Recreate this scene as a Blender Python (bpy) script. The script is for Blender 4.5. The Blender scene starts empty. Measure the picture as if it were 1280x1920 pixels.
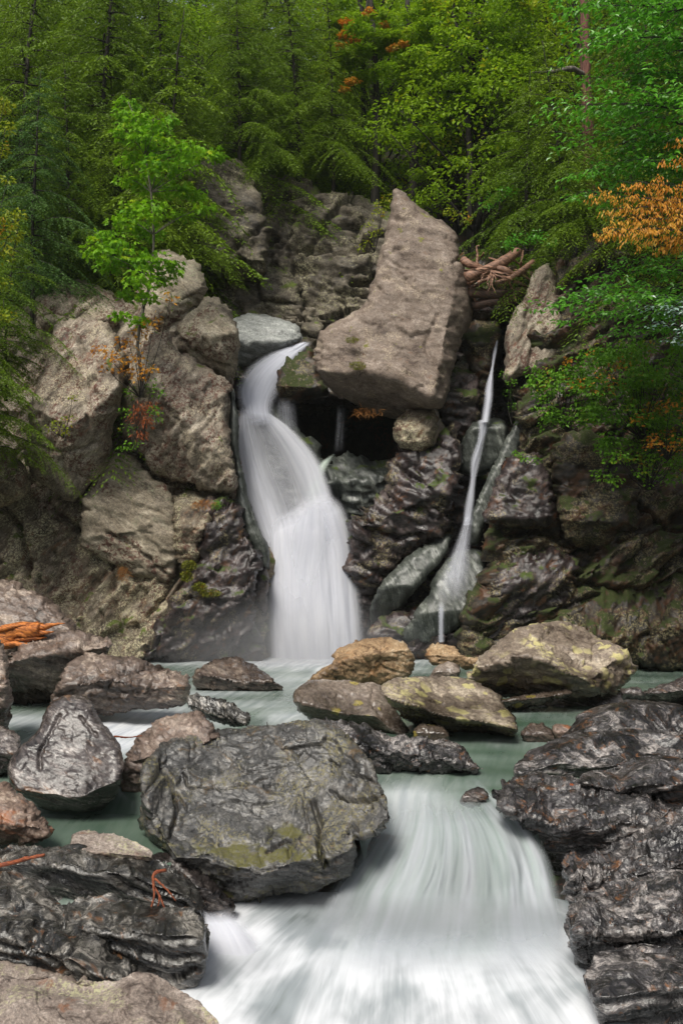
import bpy, math, random, time
import numpy as np
from mathutils import Vector

# ------------------------------------------------------------------ camera, sky, sun, exposure
S = bpy.context.scene
COL = S.collection
F, H, HY = 1900.0, 3.3, 960.0            # focal length in photo pixels, eye height above the pool, horizon row
cam_d = bpy.data.cameras.new('camera'); cam = bpy.data.objects.new('camera', cam_d); COL.objects.link(cam)
cam.location = (0, 0, H); cam.rotation_euler = (math.radians(90), 0, 0)
cam_d.sensor_fit = 'HORIZONTAL'; cam_d.sensor_width = 24.0; cam_d.lens = F / 1280 * 24
cam_d.clip_start = 0.1; cam_d.clip_end = 600
S.camera = cam
SUN_EL, SUN_AZ = math.radians(54), math.radians(205)     # overcast: high soft light from behind the camera, a little left
world = bpy.data.worlds.new('World'); S.world = world; world.use_nodes = True
wn = world.node_tree; wn.nodes.clear()
wo = wn.nodes.new('ShaderNodeOutputWorld'); wb = wn.nodes.new('ShaderNodeBackground')
sk = wn.nodes.new('ShaderNodeTexSky'); sk.sky_type = 'NISHITA'; sk.sun_disc = False
sk.sun_elevation = SUN_EL; sk.sun_rotation = SUN_AZ; sk.dust_density = 4.0; sk.air_density = 1.0; sk.altitude = 200
hs = wn.nodes.new('ShaderNodeHueSaturation'); hs.inputs['Saturation'].default_value = 0.38
wn.links.new(sk.outputs[0], hs.inputs['Color']); wn.links.new(hs.outputs[0], wb.inputs['Color'])
wn.links.new(wb.outputs[0], wo.inputs['Surface']); wb.inputs['Strength'].default_value = 0.095
sun_d = bpy.data.lights.new('sun', 'SUN'); sun_d.energy = 2.9; sun_d.angle = math.radians(20); sun_d.color = (1, 0.95, 0.85)
sun = bpy.data.objects.new('sun', sun_d); COL.objects.link(sun)
sv = Vector((math.sin(SUN_AZ) * math.cos(SUN_EL), math.cos(SUN_AZ) * math.cos(SUN_EL), math.sin(SUN_EL)))
sun.rotation_euler = sv.to_track_quat('Z', 'Y').to_euler(); sun.location = sv * 50
S.view_settings.view_transform = 'Standard'; S.view_settings.look = 'None'
S.view_settings.gamma = 1; S.view_settings.use_curve_mapping = False
S.view_settings.exposure = 0.5
S.render.engine = 'CYCLES'
S.cycles.use_denoising = True
S.cycles.max_bounces = 8; S.cycles.transparent_max_bounces = 24; S.cycles.diffuse_bounces = 3
S.cycles.glossy_bounces = 2; S.cycles.transmission_bounces = 3

# ------------------------------------------------------------------ noise
_r = np.random.RandomState(7)
_P = _r.permutation(256).astype(np.int64); _P = np.concatenate([_P, _P, _P])
_G = _r.normal(size=(256, 3)); _G /= np.linalg.norm(_G, axis=1)[:, None]
_J = _r.rand(256, 3); _N = _r.normal(size=(256, 3)); _N /= np.linalg.norm(_N, axis=1)[:, None]

def _h(i, j, k): return _P[_P[_P[i & 255] + (j & 255)] + (k & 255)]

def perlin(p):
    f0 = np.floor(p); i = f0.astype(np.int64); f = p - f0
    w = f * f * f * (f * (f * 6 - 15) + 10); out = 0
    for a in (0, 1):
        wa = w[:, 0] if a else 1 - w[:, 0]
        for b in (0, 1):
            wbb = w[:, 1] if b else 1 - w[:, 1]
            for c in (0, 1):
                wc = w[:, 2] if c else 1 - w[:, 2]
                g = _G[_h(i[:, 0] + a, i[:, 1] + b, i[:, 2] + c)]
                d = g[:, 0] * (f[:, 0] - a) + g[:, 1] * (f[:, 1] - b) + g[:, 2] * (f[:, 2] - c)
                out = out + wa * wbb * wc * d
    return out * 1.5

def fbm(p, octs=4, gain=.5, ridged=False):
    s = 0; a = 1.0
    for o in range(octs):
        n = perlin(p * (2.03 ** o) + o * 17.3)
        if ridged: n = 1 - 2 * np.abs(n) * 1.4
        s = s + a * n; a *= gain
    return s

def worley(p):
    """plane-offset of the nearest cell and the F2-F1 gap"""
    i0 = np.floor(p).astype(np.int64); n = len(p)
    d1 = np.full(n, 9e9); d2 = np.full(n, 9e9); val = np.zeros(n)
    for a in (-1, 0, 1):
        for b in (-1, 0, 1):
            for c in (-1, 0, 1):
                hsh = _h(i0[:, 0] + a, i0[:, 1] + b, i0[:, 2] + c)
                q = np.stack([i0[:, 0] + a, i0[:, 1] + b, i0[:, 2] + c], 1) + _J[hsh]
                v = p - q; d = np.einsum('ij,ij->i', v, v)
                pv = np.einsum('ij,ij->i', v, _N[hsh]) + (hsh / 255. - .5) * .7
                m = d < d1
                d2 = np.where(m, d1, np.minimum(d2, d)); val = np.where(m, pv, val); d1 = np.where(m, d, d1)
    return val, np.sqrt(d2) - np.sqrt(d1)

# ------------------------------------------------------------------ mesh and object helpers
def P3(px, py, D):
    px = np.asarray(px, float); py = np.asarray(py, float); D = np.asarray(D, float)
    return np.stack(np.broadcast_arrays((px - 640) / F * D, D, H - (py - HY) / F * D), -1)

def make_mesh(name, V, faces, mat, smooth=True, attrs=None, uv=None):
    """faces: one (M,k) array or a list of such arrays"""
    if not isinstance(faces, list): faces = [faces]
    faces = [np.asarray(f_, np.int32) for f_ in faces if len(f_)]
    me = bpy.data.meshes.new(name); V = np.asarray(V, np.float32)
    me.vertices.add(len(V)); me.vertices.foreach_set('co', V.ravel())
    li = np.concatenate([f_.ravel() for f_ in faces]); tot = np.concatenate([np.full(len(f_), f_.shape[1], np.int32) for f_ in faces])
    me.loops.add(len(li)); me.loops.foreach_set('vertex_index', li)
    me.polygons.add(len(tot)); st = np.concatenate([[0], np.cumsum(tot)[:-1]]).astype(np.int32)
    me.polygons.foreach_set('loop_start', st); me.polygons.foreach_set('loop_total', tot)
    me.polygons.foreach_set('use_smooth', np.full(len(tot), smooth))
    if uv is not None:
        l = me.uv_layers.new(name='UVMap'); l.data.foreach_set('uv', np.asarray(uv, np.float32)[li].ravel())
    for k, a in (attrs or {}).items():
        at = me.attributes.new(k, 'FLOAT', 'POINT'); at.data.foreach_set('value', np.asarray(a, np.float32))
    me.update(); me.validate()
    if mat: me.materials.append(mat)
    return me

def link(name, me, parent=None, loc=None):
    o = bpy.data.objects.new(name, me); COL.objects.link(o)
    if parent is not None: o.parent = parent
    if loc is not None: o.location = loc
    return o

def tag(o, label=None, cat=None, group=None, kind=None):
    if label: o['label'] = label
    if cat: o['category'] = cat
    if group: o['group'] = group
    if kind: o['kind'] = kind
    return o

def empty(name, loc, label=None, cat=None, group=None):
    o = bpy.data.objects.new(name, None); COL.objects.link(o); o.location = loc; o.empty_display_size = .2
    return tag(o, label, cat, group)

def place(name, V, faces, mat, parent=None, smooth=True, attrs=None, uv=None):
    """link a world-space mesh with its origin at its base (or as a child of an Empty)"""
    V = np.asarray(V, float)
    if parent is None:
        org = np.array([V[:, 0].mean(), V[:, 1].mean(), V[:, 2].min()])
        return link(name, make_mesh(name, V - org, faces, mat, smooth, attrs, uv), None, tuple(org))
    return link(name, make_mesh(name, V - np.array(parent.location), faces, mat, smooth, attrs, uv), parent)

def vnormals(V, Q):
    n = np.zeros_like(V)
    a = np.cross(V[Q[:, 2]] - V[Q[:, 0]], V[Q[:, 3 if Q.shape[1] == 4 else 1]] - V[Q[:, 1 if Q.shape[1] == 4 else 0]])
    if Q.shape[1] == 3: a = np.cross(V[Q[:, 1]] - V[Q[:, 0]], V[Q[:, 2]] - V[Q[:, 0]])
    for k in range(Q.shape[1]): np.add.at(n, Q[:, k], a)
    return n / (np.linalg.norm(n, axis=1)[:, None] + 1e-12)

def resample(pts, n, closed=False):
    """Catmull-Rom through pts, n samples evenly spread"""
    p = np.asarray(pts, float)
    if closed: q = np.vstack([p[-1:], p, p[:2]])
    else: q = np.vstack([2 * p[0] - p[1], p, 2 * p[-1] - p[-2]])
    out = []
    for i in range(1, len(q) - 2):
        t = np.linspace(0, 1, 24, endpoint=False)[:, None]
        a, b, c, d = q[i - 1], q[i], q[i + 1], q[i + 2]
        out.append(.5 * ((2 * b) + (-a + c) * t + (2 * a - 5 * b + 4 * c - d) * t ** 2 + (-a + 3 * b - 3 * c + d) * t ** 3))
    out = np.vstack(out + ([] if closed else [p[-1:]]))
    if closed: out = np.vstack([out, out[:1]])
    s = np.concatenate([[0], np.cumsum(np.linalg.norm(np.diff(out, axis=0), axis=1))])
    t = np.linspace(0, s[-1], n, endpoint=not closed)
    return np.stack([np.interp(t, s, out[:, k]) for k in range(out.shape[1])], 1)

def tube(pts, r, sides=7, n=None, wob=0., seed=0):
    """tapered limb; r = list of radii along pts. returns V, quads (caps closed by shrinking)"""
    pts = np.asarray(pts, float); n = n or max(3, 2 * len(pts))
    C = resample(pts, n) if len(pts) > 2 else pts[0] + (pts[-1] - pts[0]) * np.linspace(0, 1, n)[:, None]
    R = np.interp(np.linspace(0, 1, n), np.linspace(0, 1, len(r)), r)
    T = np.gradient(C, axis=0); T /= np.linalg.norm(T, axis=1)[:, None] + 1e-9
    up = np.array([0.13, .21, 1.]) if abs(T[0, 2]) < .9 else np.array([1., .1, 0])
    A = np.cross(T, up); A /= np.linalg.norm(A, axis=1)[:, None] + 1e-9; B = np.cross(T, A)
    C = np.vstack([C[:1], C, C[-1:]]); A = np.vstack([A[:1], A, A[-1:]]); B = np.vstack([B[:1], B, B[-1:]]); R = np.concatenate([[R[0] * .02], R, [R[-1] * .02]])
    th = np.arange(sides) / sides * 2 * np.pi
    rr = R[:, None] * np.ones((1, sides))
    V = C[:, None] + rr[..., None] * (np.cos(th)[None, :, None] * A[:, None] + np.sin(th)[None, :, None] * B[:, None])
    V = V.reshape(-1, 3)
    if wob: V = V + np.stack([perlin(V / (wob * 4) + seed + k * 31) for k in range(3)], 1) * wob
    i = np.arange(n + 1)[:, None] * sides; j = np.arange(sides)[None]
    Q = np.stack([i + j, i + (j + 1) % sides, i + sides + (j + 1) % sides, i + sides + j], -1).reshape(-1, 4)
    return V, Q

def join(parts):
    Vs, Fs, o = [], [], 0
    for V, Q in parts:
        Vs.append(V); Fs.append(np.asarray(Q) + o); o += len(V)
    return np.vstack(Vs), np.vstack(Fs)
# ------------------------------------------------------------------ materials
class NB:
    """small node-building helper"""
    def __init__(s, name):
        s.m = bpy.data.materials.new(name); s.m.use_nodes = True; s.t = s.m.node_tree; s.t.nodes.clear()
        s.out = s.n('ShaderNodeOutputMaterial')
    def n(s, t, **kw):
        nd = s.t.nodes.new(t)
        for k, v in kw.items(): setattr(nd, k, v)
        return nd
    def l(s, a, b): s.t.links.new(a, b); return b
    def put(s, sock, v):
        if isinstance(v, bpy.types.NodeSocket): s.t.links.new(v, sock)
        elif v is not None:
            if sock.type == 'RGBA': v = (v, v, v, 1) if isinstance(v, (int, float)) else (*v[:3], 1)
            sock.default_value = v
    def math(s, op, a, b=None, c=None, clamp=False):
        m = s.n('ShaderNodeMath', operation=op, use_clamp=clamp)
        for k, v in enumerate((a, b, c)):
            if v is not None: s.put(m.inputs[k], v)
        return m.outputs[0]
    def noise(s, vec, scale, detail=4, rough=.55, dist=0.):
        m = s.n('ShaderNodeTexNoise'); s.put(m.inputs['Vector'], vec); m.inputs['Scale'].default_value = scale
        m.inputs['Detail'].default_value = detail; m.inputs['Roughness'].default_value = rough; m.inputs['Distortion'].default_value = dist
        return m.outputs['Fac']
    def vor(s, vec, scale, feature='F1'):
        m = s.n('ShaderNodeTexVoronoi', feature=feature); s.put(m.inputs['Vector'], vec); m.inputs['Scale'].default_value = scale
        return m.outputs['Distance']
    def ramp(s, fac, lo, hi):       # smooth step
        m = s.n('ShaderNodeMapRange', interpolation_type='SMOOTHSTEP'); s.put(m.inputs['Value'], fac)
        m.inputs['From Min'].default_value = lo; m.inputs['From Max'].default_value = hi
        return m.outputs['Result']
    def rng(s, fac, a, b, c, d):
        m = s.n('ShaderNodeMapRange'); s.put(m.inputs['Value'], fac)
        for k, v in zip(('From Min', 'From Max', 'To Min', 'To Max'), (a, b, c, d)): s.put(m.inputs[k], v)
        return m.outputs['Result']
    def mix(s, f, a, b):
        m = s.n('ShaderNodeMix', data_type='RGBA'); s.put(m.inputs[0], f); s.put(m.inputs[6], a); s.put(m.inputs[7], b); return m.outputs[2]
    def pos(s): return s.n('ShaderNodeNewGeometry').outputs['Position']
    def attr(s, name): return s.n('ShaderNodeAttribute', attribute_name=name).outputs['Fac']
    def strat(s, vec, nrm, k):
        """stretch space so that noise forms layers across nrm (k times thinner)"""
        nv = Vector(nrm).normalized(); d = s.n('ShaderNodeVectorMath', operation='DOT_PRODUCT'); s.put(d.inputs[0], vec); d.inputs[1].default_value = nv
        sc = s.n('ShaderNodeVectorMath', operation='SCALE'); sc.inputs[0].default_value = nv; s.l(s.math('MULTIPLY', d.outputs['Value'], k - 1), sc.inputs['Scale'])
        a = s.n('ShaderNodeVectorMath', operation='ADD'); s.put(a.inputs[0], vec); s.l(sc.outputs[0], a.inputs[1]); return a.outputs[0]
    def bump(s, h, strength, dist, prev=None):
        b = s.n('ShaderNodeBump'); s.put(b.inputs['Height'], h); b.inputs['Strength'].default_value = strength; b.inputs['Distance'].default_value = dist
        if prev is not None: s.l(prev, b.inputs['Normal'])
        return b.outputs[0]

def rock_mat(name, dark, mid, light, nrm=(.35, .2, 1), strat=4., sc=1., lichen=.0, lichen_c=(.30, .30, .20), moss=0., moss_c=(.055, .075, .010),
             rust=0., rust_c=(.20, .075, .022), rough=(.45, .8), wet_shade_z=None, mossz=None, bump=1., spots=0., litter=0., coat=0., wave=.5, stripe=0.):
    b = NB(name); p = b.pos(); q = b.strat(p, nrm, strat)
    # warped coordinates
    w = b.n('ShaderNodeTexNoise'); b.l(p, w.inputs['Vector']); w.inputs['Scale'].default_value = 1.3 * sc; w.inputs['Detail'].default_value = 3
    wv = b.n('ShaderNodeVectorMath', operation='MULTIPLY_ADD'); b.l(w.outputs['Color'], wv.inputs[0]); wv.inputs[1].default_value = (wave,) * 3; b.l(q, wv.inputs[2]); q = wv.outputs[0]
    n1 = b.noise(q, .9 * sc, 6, .62); n2 = b.noise(q, 4.5 * sc, 8, .68); n3 = b.noise(p, 22 * sc, 6, .7); n4 = b.noise(q, 14 * sc, 6, .72)
    t = b.math('ADD', b.math('MULTIPLY', n1, .42), b.math('ADD', b.math('MULTIPLY', n2, .33), b.math('MULTIPLY', n4, .25)))
    c = b.mix(b.ramp(t, .40, .49), dark, mid); c = b.mix(b.ramp(t, .50, .59), c, light)
    grain = b.math('MULTIPLY', b.rng(n3, .3, .7, .5, 1.5), b.rng(b.noise(q, 38 * sc, 5, .8), .35, .65, .62, 1.38))
    g = b.n('ShaderNodeMix', data_type='RGBA', blend_type='MULTIPLY'); g.inputs[0].default_value = 1; b.l(c, g.inputs[6])
    cc = b.n('ShaderNodeCombineColor'); [b.l(grain, cc.inputs[k]) for k in range(3)]; b.l(cc.outputs[0], g.inputs[7]); c = g.outputs[2]
    r = b.rng(b.noise(p, 3.1 * sc, 5, .6), .35, .65, rough[0], rough[1])
    sn = None
    if stripe:
        sn = b.noise(q, 1.6 * sc, 5, .6); sm = b.rng(b.ramp(sn, .40, .60), 0, 1, 1 - .8 * stripe, 1 + .7 * stripe)
        g2 = b.n('ShaderNodeMix', data_type='RGBA', blend_type='MULTIPLY'); g2.inputs[0].default_value = 1; b.l(c, g2.inputs[6]); c2 = b.n('ShaderNodeCombineColor'); [b.l(sm, c2.inputs[k]) for k in range(3)]; b.l(c2.outputs[0], g2.inputs[7]); c = g2.outputs[2]
    # mineral specks and pits
    pit = b.ramp(b.vor(p, 26 * sc), .0, .28)
    if rust:
        m = b.ramp(b.noise(q, 1.7 * sc, 7, .7), .66 - .25 * rust, .78 - .2 * rust); c = b.mix(b.math('MULTIPLY', m, .8), c, rust_c)
    if litter:
        m = b.math('MULTIPLY', b.ramp(b.noise(p, 1.1 * sc, 3, .5), .62 - .2 * litter, .68 - .2 * litter), b.ramp(b.noise(p, 13 * sc, 3, .6), .5, .56)); c = b.mix(b.math('MULTIPLY', m, .85), c, (.085, .028, .018))
    if lichen:
        m1 = b.ramp(b.noise(p, 1.25 * sc, 4, .6), .60 - .22 * lichen, .70 - .22 * lichen); m2 = b.ramp(b.noise(p, 17 * sc, 6, .75), .50, .56)
        m = b.math('MULTIPLY', m1, m2); c = b.mix(b.math('MULTIPLY', m, .8), c, lichen_c); r = b.mix(m, r, .9)
    if spots:
        wp = b.n('ShaderNodeVectorMath', operation='MULTIPLY_ADD'); ww = b.n('ShaderNodeTexNoise'); b.l(p, ww.inputs['Vector']); ww.inputs['Scale'].default_value = 9; ww.inputs['Detail'].default_value = 4
        b.l(ww.outputs['Color'], wp.inputs[0]); wp.inputs[1].default_value = (.16,) * 3; b.l(p, wp.inputs[2])
        m = b.math('MULTIPLY', b.math('SUBTRACT', 1, b.ramp(b.vor(wp.outputs[0], 3.4 * sc), .16 * (.6 + spots), .21 * (.6 + spots))), b.ramp(b.noise(p, .9, 2), .5 - .1 * spots, .55))
        m = b.math('MULTIPLY', m, b.ramp(n3, .34, .42)); c = b.mix(b.math('MULTIPLY', m, .85), c, lichen_c)
    if moss:
        gn = b.n('ShaderNodeNewGeometry'); sx = b.n('ShaderNodeSeparateXYZ'); b.l(gn.outputs['Normal'], sx.inputs[0])
        m = b.math('ADD', b.noise(p, 1.6 * sc, 5, .65), b.math('MULTIPLY', sx.outputs[2], .10))
        m = b.ramp(m, .70 - .22 * moss, .76 - .22 * moss); m = b.math('MULTIPLY', m, b.ramp(n3, .32, .5))
        if mossz is not None: sp_ = b.n('ShaderNodeSeparateXYZ'); b.l(p, sp_.inputs[0]); m = b.math('MULTIPLY', m, b.ramp(b.math('ADD', sp_.outputs[2], b.math('MULTIPLY', b.math('SUBTRACT', b.noise(p, 2.6, 5, .65), .5), 1.1)), mossz + .10, mossz - .06))
        c = b.mix(m, c, b.mix(n3, moss_c, tuple(v * 2.1 for v in moss_c))); r = b.mix(m, r, .95)
    if wet_shade_z is not None:      # splash zone, darker and shinier; the band also paints shade under boulders
        sx = b.n('ShaderNodeSeparateXYZ'); b.l(p, sx.inputs[0])
        m = b.ramp(b.math('ADD', sx.outputs[2], b.math('MULTIPLY', b.math('SUBTRACT', n1, .5), 2.2)), wet_shade_z + .55, wet_shade_z - .1)
        hsv = b.n('ShaderNodeHueSaturation'); b.l(c, hsv.inputs['Color']); hsv.inputs['Value'].default_value = .42; hsv.inputs['Saturation'].default_value = 1.1
        c = b.mix(m, c, hsv.outputs[0]); r = b.mix(m, r, .26)
    bs = b.n('ShaderNodeBsdfPrincipled'); b.put(bs.inputs['Base Color'], c); b.put(bs.inputs['Roughness'], r)
    bs.inputs['Specular IOR Level'].default_value = .5
    if coat: bs.inputs['Coat Weight'].default_value = coat; bs.inputs['Coat Roughness'].default_value = .22
    h1 = b.bump(b.noise(q, 5 * sc, 9, .68), .45 * bump, .045, b.bump(sn, .45, .05) if stripe else None)
    h2 = b.bump(b.math('ADD', n3, b.math('MULTIPLY', pit, .35)), .4 * bump, .012, h1)
    h3 = b.bump(b.noise(q, 60 * sc, 4, .7), .3 * bump, .004, h2)
    if coat: b.l(h2, bs.inputs['Coat Normal'])
    b.l(h3, bs.inputs['Normal']); b.l(bs.outputs[0], b.out.inputs['Surface']); return b.m

def leaf_mat(name, c1, c2, c3=None, trans=.45, rough=.5, hue_sc=.5, spec=.3):
    b = NB(name); g = b.n('ShaderNodeNewGeometry'); rnd = g.outputs['Random Per Island']
    oi = b.n('ShaderNodeObjectInfo').outputs['Random']
    n = b.noise(g.outputs['Position'], hue_sc, 2)
    f = b.math('ADD', b.math('MULTIPLY', rnd, .4), b.math('ADD', b.math('MULTIPLY', b.ramp(n, .3, .7), .4), b.math('MULTIPLY', oi, .2)))
    c = b.mix(f, c1, c2)
    if c3: c = b.mix(b.math('MULTIPLY', b.ramp(b.noise(g.outputs['Position'], hue_sc * 2.2, 3), .58, .68), b.ramp(rnd, .25, .5)), c, c3)
    bs = b.n('ShaderNodeBsdfPrincipled'); b.put(bs.inputs['Base Color'], c); bs.inputs['Roughness'].default_value = rough; bs.inputs['Specular IOR Level'].default_value = spec
    tr = b.n('ShaderNodeBsdfTranslucent'); b.l(c, tr.inputs['Color'])
    mx = b.n('ShaderNodeMixShader'); mx.inputs[0].default_value = trans; b.l(bs.outputs[0], mx.inputs[1]); b.l(tr.outputs[0], mx.inputs[2])
    b.l(mx.outputs[0], b.out.inputs['Surface']); return b.m

def bark_mat(name, c1, c2, sc=6., rough=.85):
    b = NB(name); p = b.pos(); mp = b.n('ShaderNodeMapping'); b.l(p, mp.inputs['Vector']); mp.inputs['Scale'].default_value = (3, 3, .6)
    n = b.noise(mp.outputs[0], sc, 7, .7); c = b.mix(b.ramp(n, .35, .65), c1, c2)
    bs = b.n('ShaderNodeBsdfPrincipled'); b.put(bs.inputs['Base Color'], c); bs.inputs['Roughness'].default_value = rough
    b.l(b.bump(n, .8, .02), bs.inputs['Normal']); b.l(bs.outputs[0], b.out.inputs['Surface']); return b.m

def wood_mat(name, c1, c2, sc=8., rough=.6):
    b = NB(name); tc = b.n('ShaderNodeTexCoord').outputs['Object']; n = b.noise(b.strat(tc, (.3, .3, 1), 4), sc, 8, .7); c = b.mix(b.ramp(n, .36, .62), c1, c2)
    bs = b.n('ShaderNodeBsdfPrincipled'); b.put(bs.inputs['Base Color'], c); bs.inputs['Roughness'].default_value = rough
    b.l(b.bump(n, .9, .02), bs.inputs['Normal']); b.l(bs.outputs[0], b.out.inputs['Surface']); return b.m

def fall_mat(name, tint=(.80, .82, .88), thin=(.50, .55, .62), su=26., sv=.9, contrast=(.33, .62), base=.15, warp=.35):
    """white water drawn out into threads; 'dens' says how much water runs there"""
    b = NB(name); uv = b.n('ShaderNodeUVMap').outputs[0]; mp = b.n('ShaderNodeMapping'); b.l(uv, mp.inputs['Vector']); mp.inputs['Scale'].default_value = (su, sv, 1)
    n1 = b.noise(mp.outputs[0], 1, 3, .5, warp); mp2 = b.n('ShaderNodeMapping'); b.l(uv, mp2.inputs['Vector']); mp2.inputs['Scale'].default_value = (su * .28, sv * .7, 1); mp2.inputs['Location'].default_value = (3.1, 7.7, 0)
    n2 = b.noise(mp2.outputs[0], 1, 3, .5, warp); st = b.math('ADD', b.math('MULTIPLY', n1, .42), b.math('MULTIPLY', n2, .58))
    d = b.attr('dens'); s = b.ramp(st, contrast[0], contrast[1])
    a = b.math('MULTIPLY', d, b.math('ADD', base, b.math('MULTIPLY', s, 1.0 - base)))
    # where water is plentiful the gaps close
    a = b.math('ADD', a, b.math('MULTIPLY', b.math('POWER', d, 3.0), b.math('MULTIPLY', b.math('SUBTRACT', 1, s), .62)), clamp=True)
    c = b.mix(b.math('MULTIPLY_ADD', s, .65, .35), thin, tint)
    bs = b.n('ShaderNodeBsdfPrincipled'); b.put(bs.inputs['Base Color'], c); bs.inputs['Roughness'].default_value = .55; bs.inputs['Specular IOR Level'].default_value = .3
    tl = b.n('ShaderNodeBsdfTranslucent'); b.put(tl.inputs['Color'], c); m0 = b.n('ShaderNodeMixShader'); m0.inputs[0].default_value = .35; b.l(bs.outputs[0], m0.inputs[1]); b.l(tl.outputs[0], m0.inputs[2])
    tr = b.n('ShaderNodeBsdfTransparent'); mx = b.n('ShaderNodeMixShader'); b.l(a, mx.inputs[0]); b.l(tr.outputs[0], mx.inputs[1]); b.l(m0.outputs[0], mx.inputs[2])
    b.l(mx.outputs[0], b.out.inputs['Surface']); return b.m

def pool_mat(name):
    """standing and running water: green body, foam where 'foam' says so, drawn out along the current"""
    b = NB(name); p = b.pos(); foam = b.attr('foam'); uv = b.n('ShaderNodeUVMap').outputs[0]
    mp = b.n('ShaderNodeMapping'); b.l(uv, mp.inputs['Vector']); mp.inputs['Scale'].default_value = (2.6, .75, 1)
    n = b.noise(mp.outputs[0], 1.0, 6, .62, .6); n2 = b.noise(p, .8, 3)
    mp3 = b.n('ShaderNodeMapping'); b.l(uv, mp3.inputs['Vector']); mp3.inputs['Scale'].default_value = (9, .9, 1); n3 = b.noise(mp3.outputs[0], 1.0, 4, .6, .3)
    nn = b.math('ADD', b.math('MULTIPLY', n, .65), b.math('MULTIPLY', n3, .35))
    a = b.math('ADD', foam, b.math('MULTIPLY', b.math('SUBTRACT', nn, .5), b.math('MULTIPLY', 3.4, b.math('MULTIPLY', foam, b.math('SUBTRACT', 1.1, foam)))), clamp=True)
    body = b.mix(b.ramp(n2, .3, .7), (.042, .075, .050), (.085, .130, .092))
    white = b.mix(b.ramp(n3, .3, .7), (.44, .47, .52), (.66, .68, .71))
    c = b.mix(a, body, white)
    bs = b.n('ShaderNodeBsdfPrincipled'); b.put(bs.inputs['Base Color'], c); b.put(bs.inputs['Roughness'], b.rng(a, 0., .6, .13, .6)); bs.inputs['IOR'].default_value = 1.33
    h = b.bump(b.noise(mp.outputs[0], 1.6, 3, .5), .25, .05); h = b.bump(n3, .25, .02, h); b.l(h, bs.inputs['Normal'])
    b.l(bs.outputs[0], b.out.inputs['Surface']); return b.m

M = {}
A1, A2, A3 = (.35, -.1, 1.), (-.75, -.2, .65), (.6, .1, .8)
M['boulder'] = rock_mat('grey boulder stone', (.026, .017, .013), (.135, .100, .082), (.34, .275, .225), A1, 4, rough=(.25, .6), rust=.35, rust_c=(.19, .09, .04), wet_shade_z=.30, coat=.25)
M['boulder_wet'] = rock_mat('wet grey schist', (.009, .007, .007), (.060, .050, .048), (.25, .22, .205), A1, 5, rough=(.10, .34), rust=.4, rust_c=(.19, .085, .03), wet_shade_z=-.2, bump=.7, coat=.3)
M['big'] = rock_mat('dark slate boulder stone', (.014, .013, .012), (.058, .057, .056), (.155, .148, .138), (.15, -.3, 1), 5, sc=1.5, rough=(.16, .42), rust=.45, rust_c=(.13, .085, .04), moss=.75, moss_c=(.055, .052, .014), mossz=-.42, lichen=.5, lichen_c=(.18, .16, .08), coat=.3, bump=.75, wave=1.5, stripe=.25)
M['gold'] = rock_mat('golden brown boulder stone', (.10, .055, .025), (.30, .20, .11), (.50, .40, .27), A2, 1.4, sc=1.5, rough=(.5, .8), rust=.55, rust_c=(.32, .15, .05), wet_shade_z=.02)
M['pale'] = rock_mat('pale lichened boulder stone', (.06, .042, .03), (.18, .142, .11), (.38, .32, .245), (.1, -.2, 1), 3, rough=(.35, .7), spots=1.3, lichen_c=(.50, .45, .20), lichen=.35, wet_shade_z=.30, bump=.7, coat=.1)
M['smooth'] = rock_mat('smooth brown boulder stone', (.075, .055, .04), (.165, .13, .105), (.29, .245, .205), (.1, -.2, 1), 2, rough=(.3, .55), spots=.8, lichen_c=(.45, .37, .10), wet_shade_z=.22, bump=.45, coat=.15)
M['orange'] = rock_mat('rust stained boulder stone', (.05, .03, .022), (.165, .115, .09), (.36, .28, .22), A1, 4, rough=(.22, .5), rust=.55, rust_c=(.30, .10, .03), coat=.15)
M['brown'] = rock_mat('brown boulder stone', (.05, .036, .03), (.15, .11, .09), (.30, .24, .20), A1, 4, rough=(.25, .55), rust=.3, rust_c=(.22, .11, .06), coat=.15)
M['pink'] = rock_mat('pinkish grey foreground stone', (.075, .055, .046), (.21, .17, .145), (.38, .325, .285), A1, 2.5, sc=1.6, rough=(.5, .8), lichen=.45, lichen_c=(.38, .37, .22), rust=.35, rust_c=(.2, .085, .04))
M['ledge'] = rock_mat('wet layered ledge schist', (.006, .005, .005), (.042, .039, .040), (.225, .205, .195), (-.22, -.3, .93), 9, rough=(.10, .30), rust=.42, rust_c=(.20, .085, .03), bump=.6, coat=.35, wave=3.5, stripe=.8)
M['ledge_l'] = rock_mat('wet layered ledge schist left', (.006, .005, .004), (.040, .038, .035), (.205, .19, .17), (.45, -.15, .9), 9, rough=(.12, .34), rust=.35, rust_c=(.18, .08, .03), bump=.6, coat=.35, wave=3.5, stripe=.8)
M['cliff'] = rock_mat('dry cliff stone', (.055, .040, .028), (.215, .178, .135), (.42, .37, .295), A2, 3, sc=1.3, rough=(.6, .9), lichen=.5, lichen_c=(.46, .40, .28), rust=.45, rust_c=(.14, .05, .025), litter=.7, moss=.2)
M['cliff_s'] = rock_mat('smooth grey cliff stone', (.09, .072, .052), (.25, .208, .150), (.41, .36, .275), (.55, .1, .8), 4, rough=(.6, .9), lichen=.3, litter=.4, moss=.12, bump=.8)
M['cliff_l'] = rock_mat('lichened lower cliff stone', (.024, .017, .010), (.135, .106, .072), (.34, .29, .21), A2, 2.5, sc=1.2, rough=(.5, .85), lichen=.75, lichen_c=(.50, .46, .30), rust=.5, rust_c=(.15, .06, .02), moss=.32, litter=.35)
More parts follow.
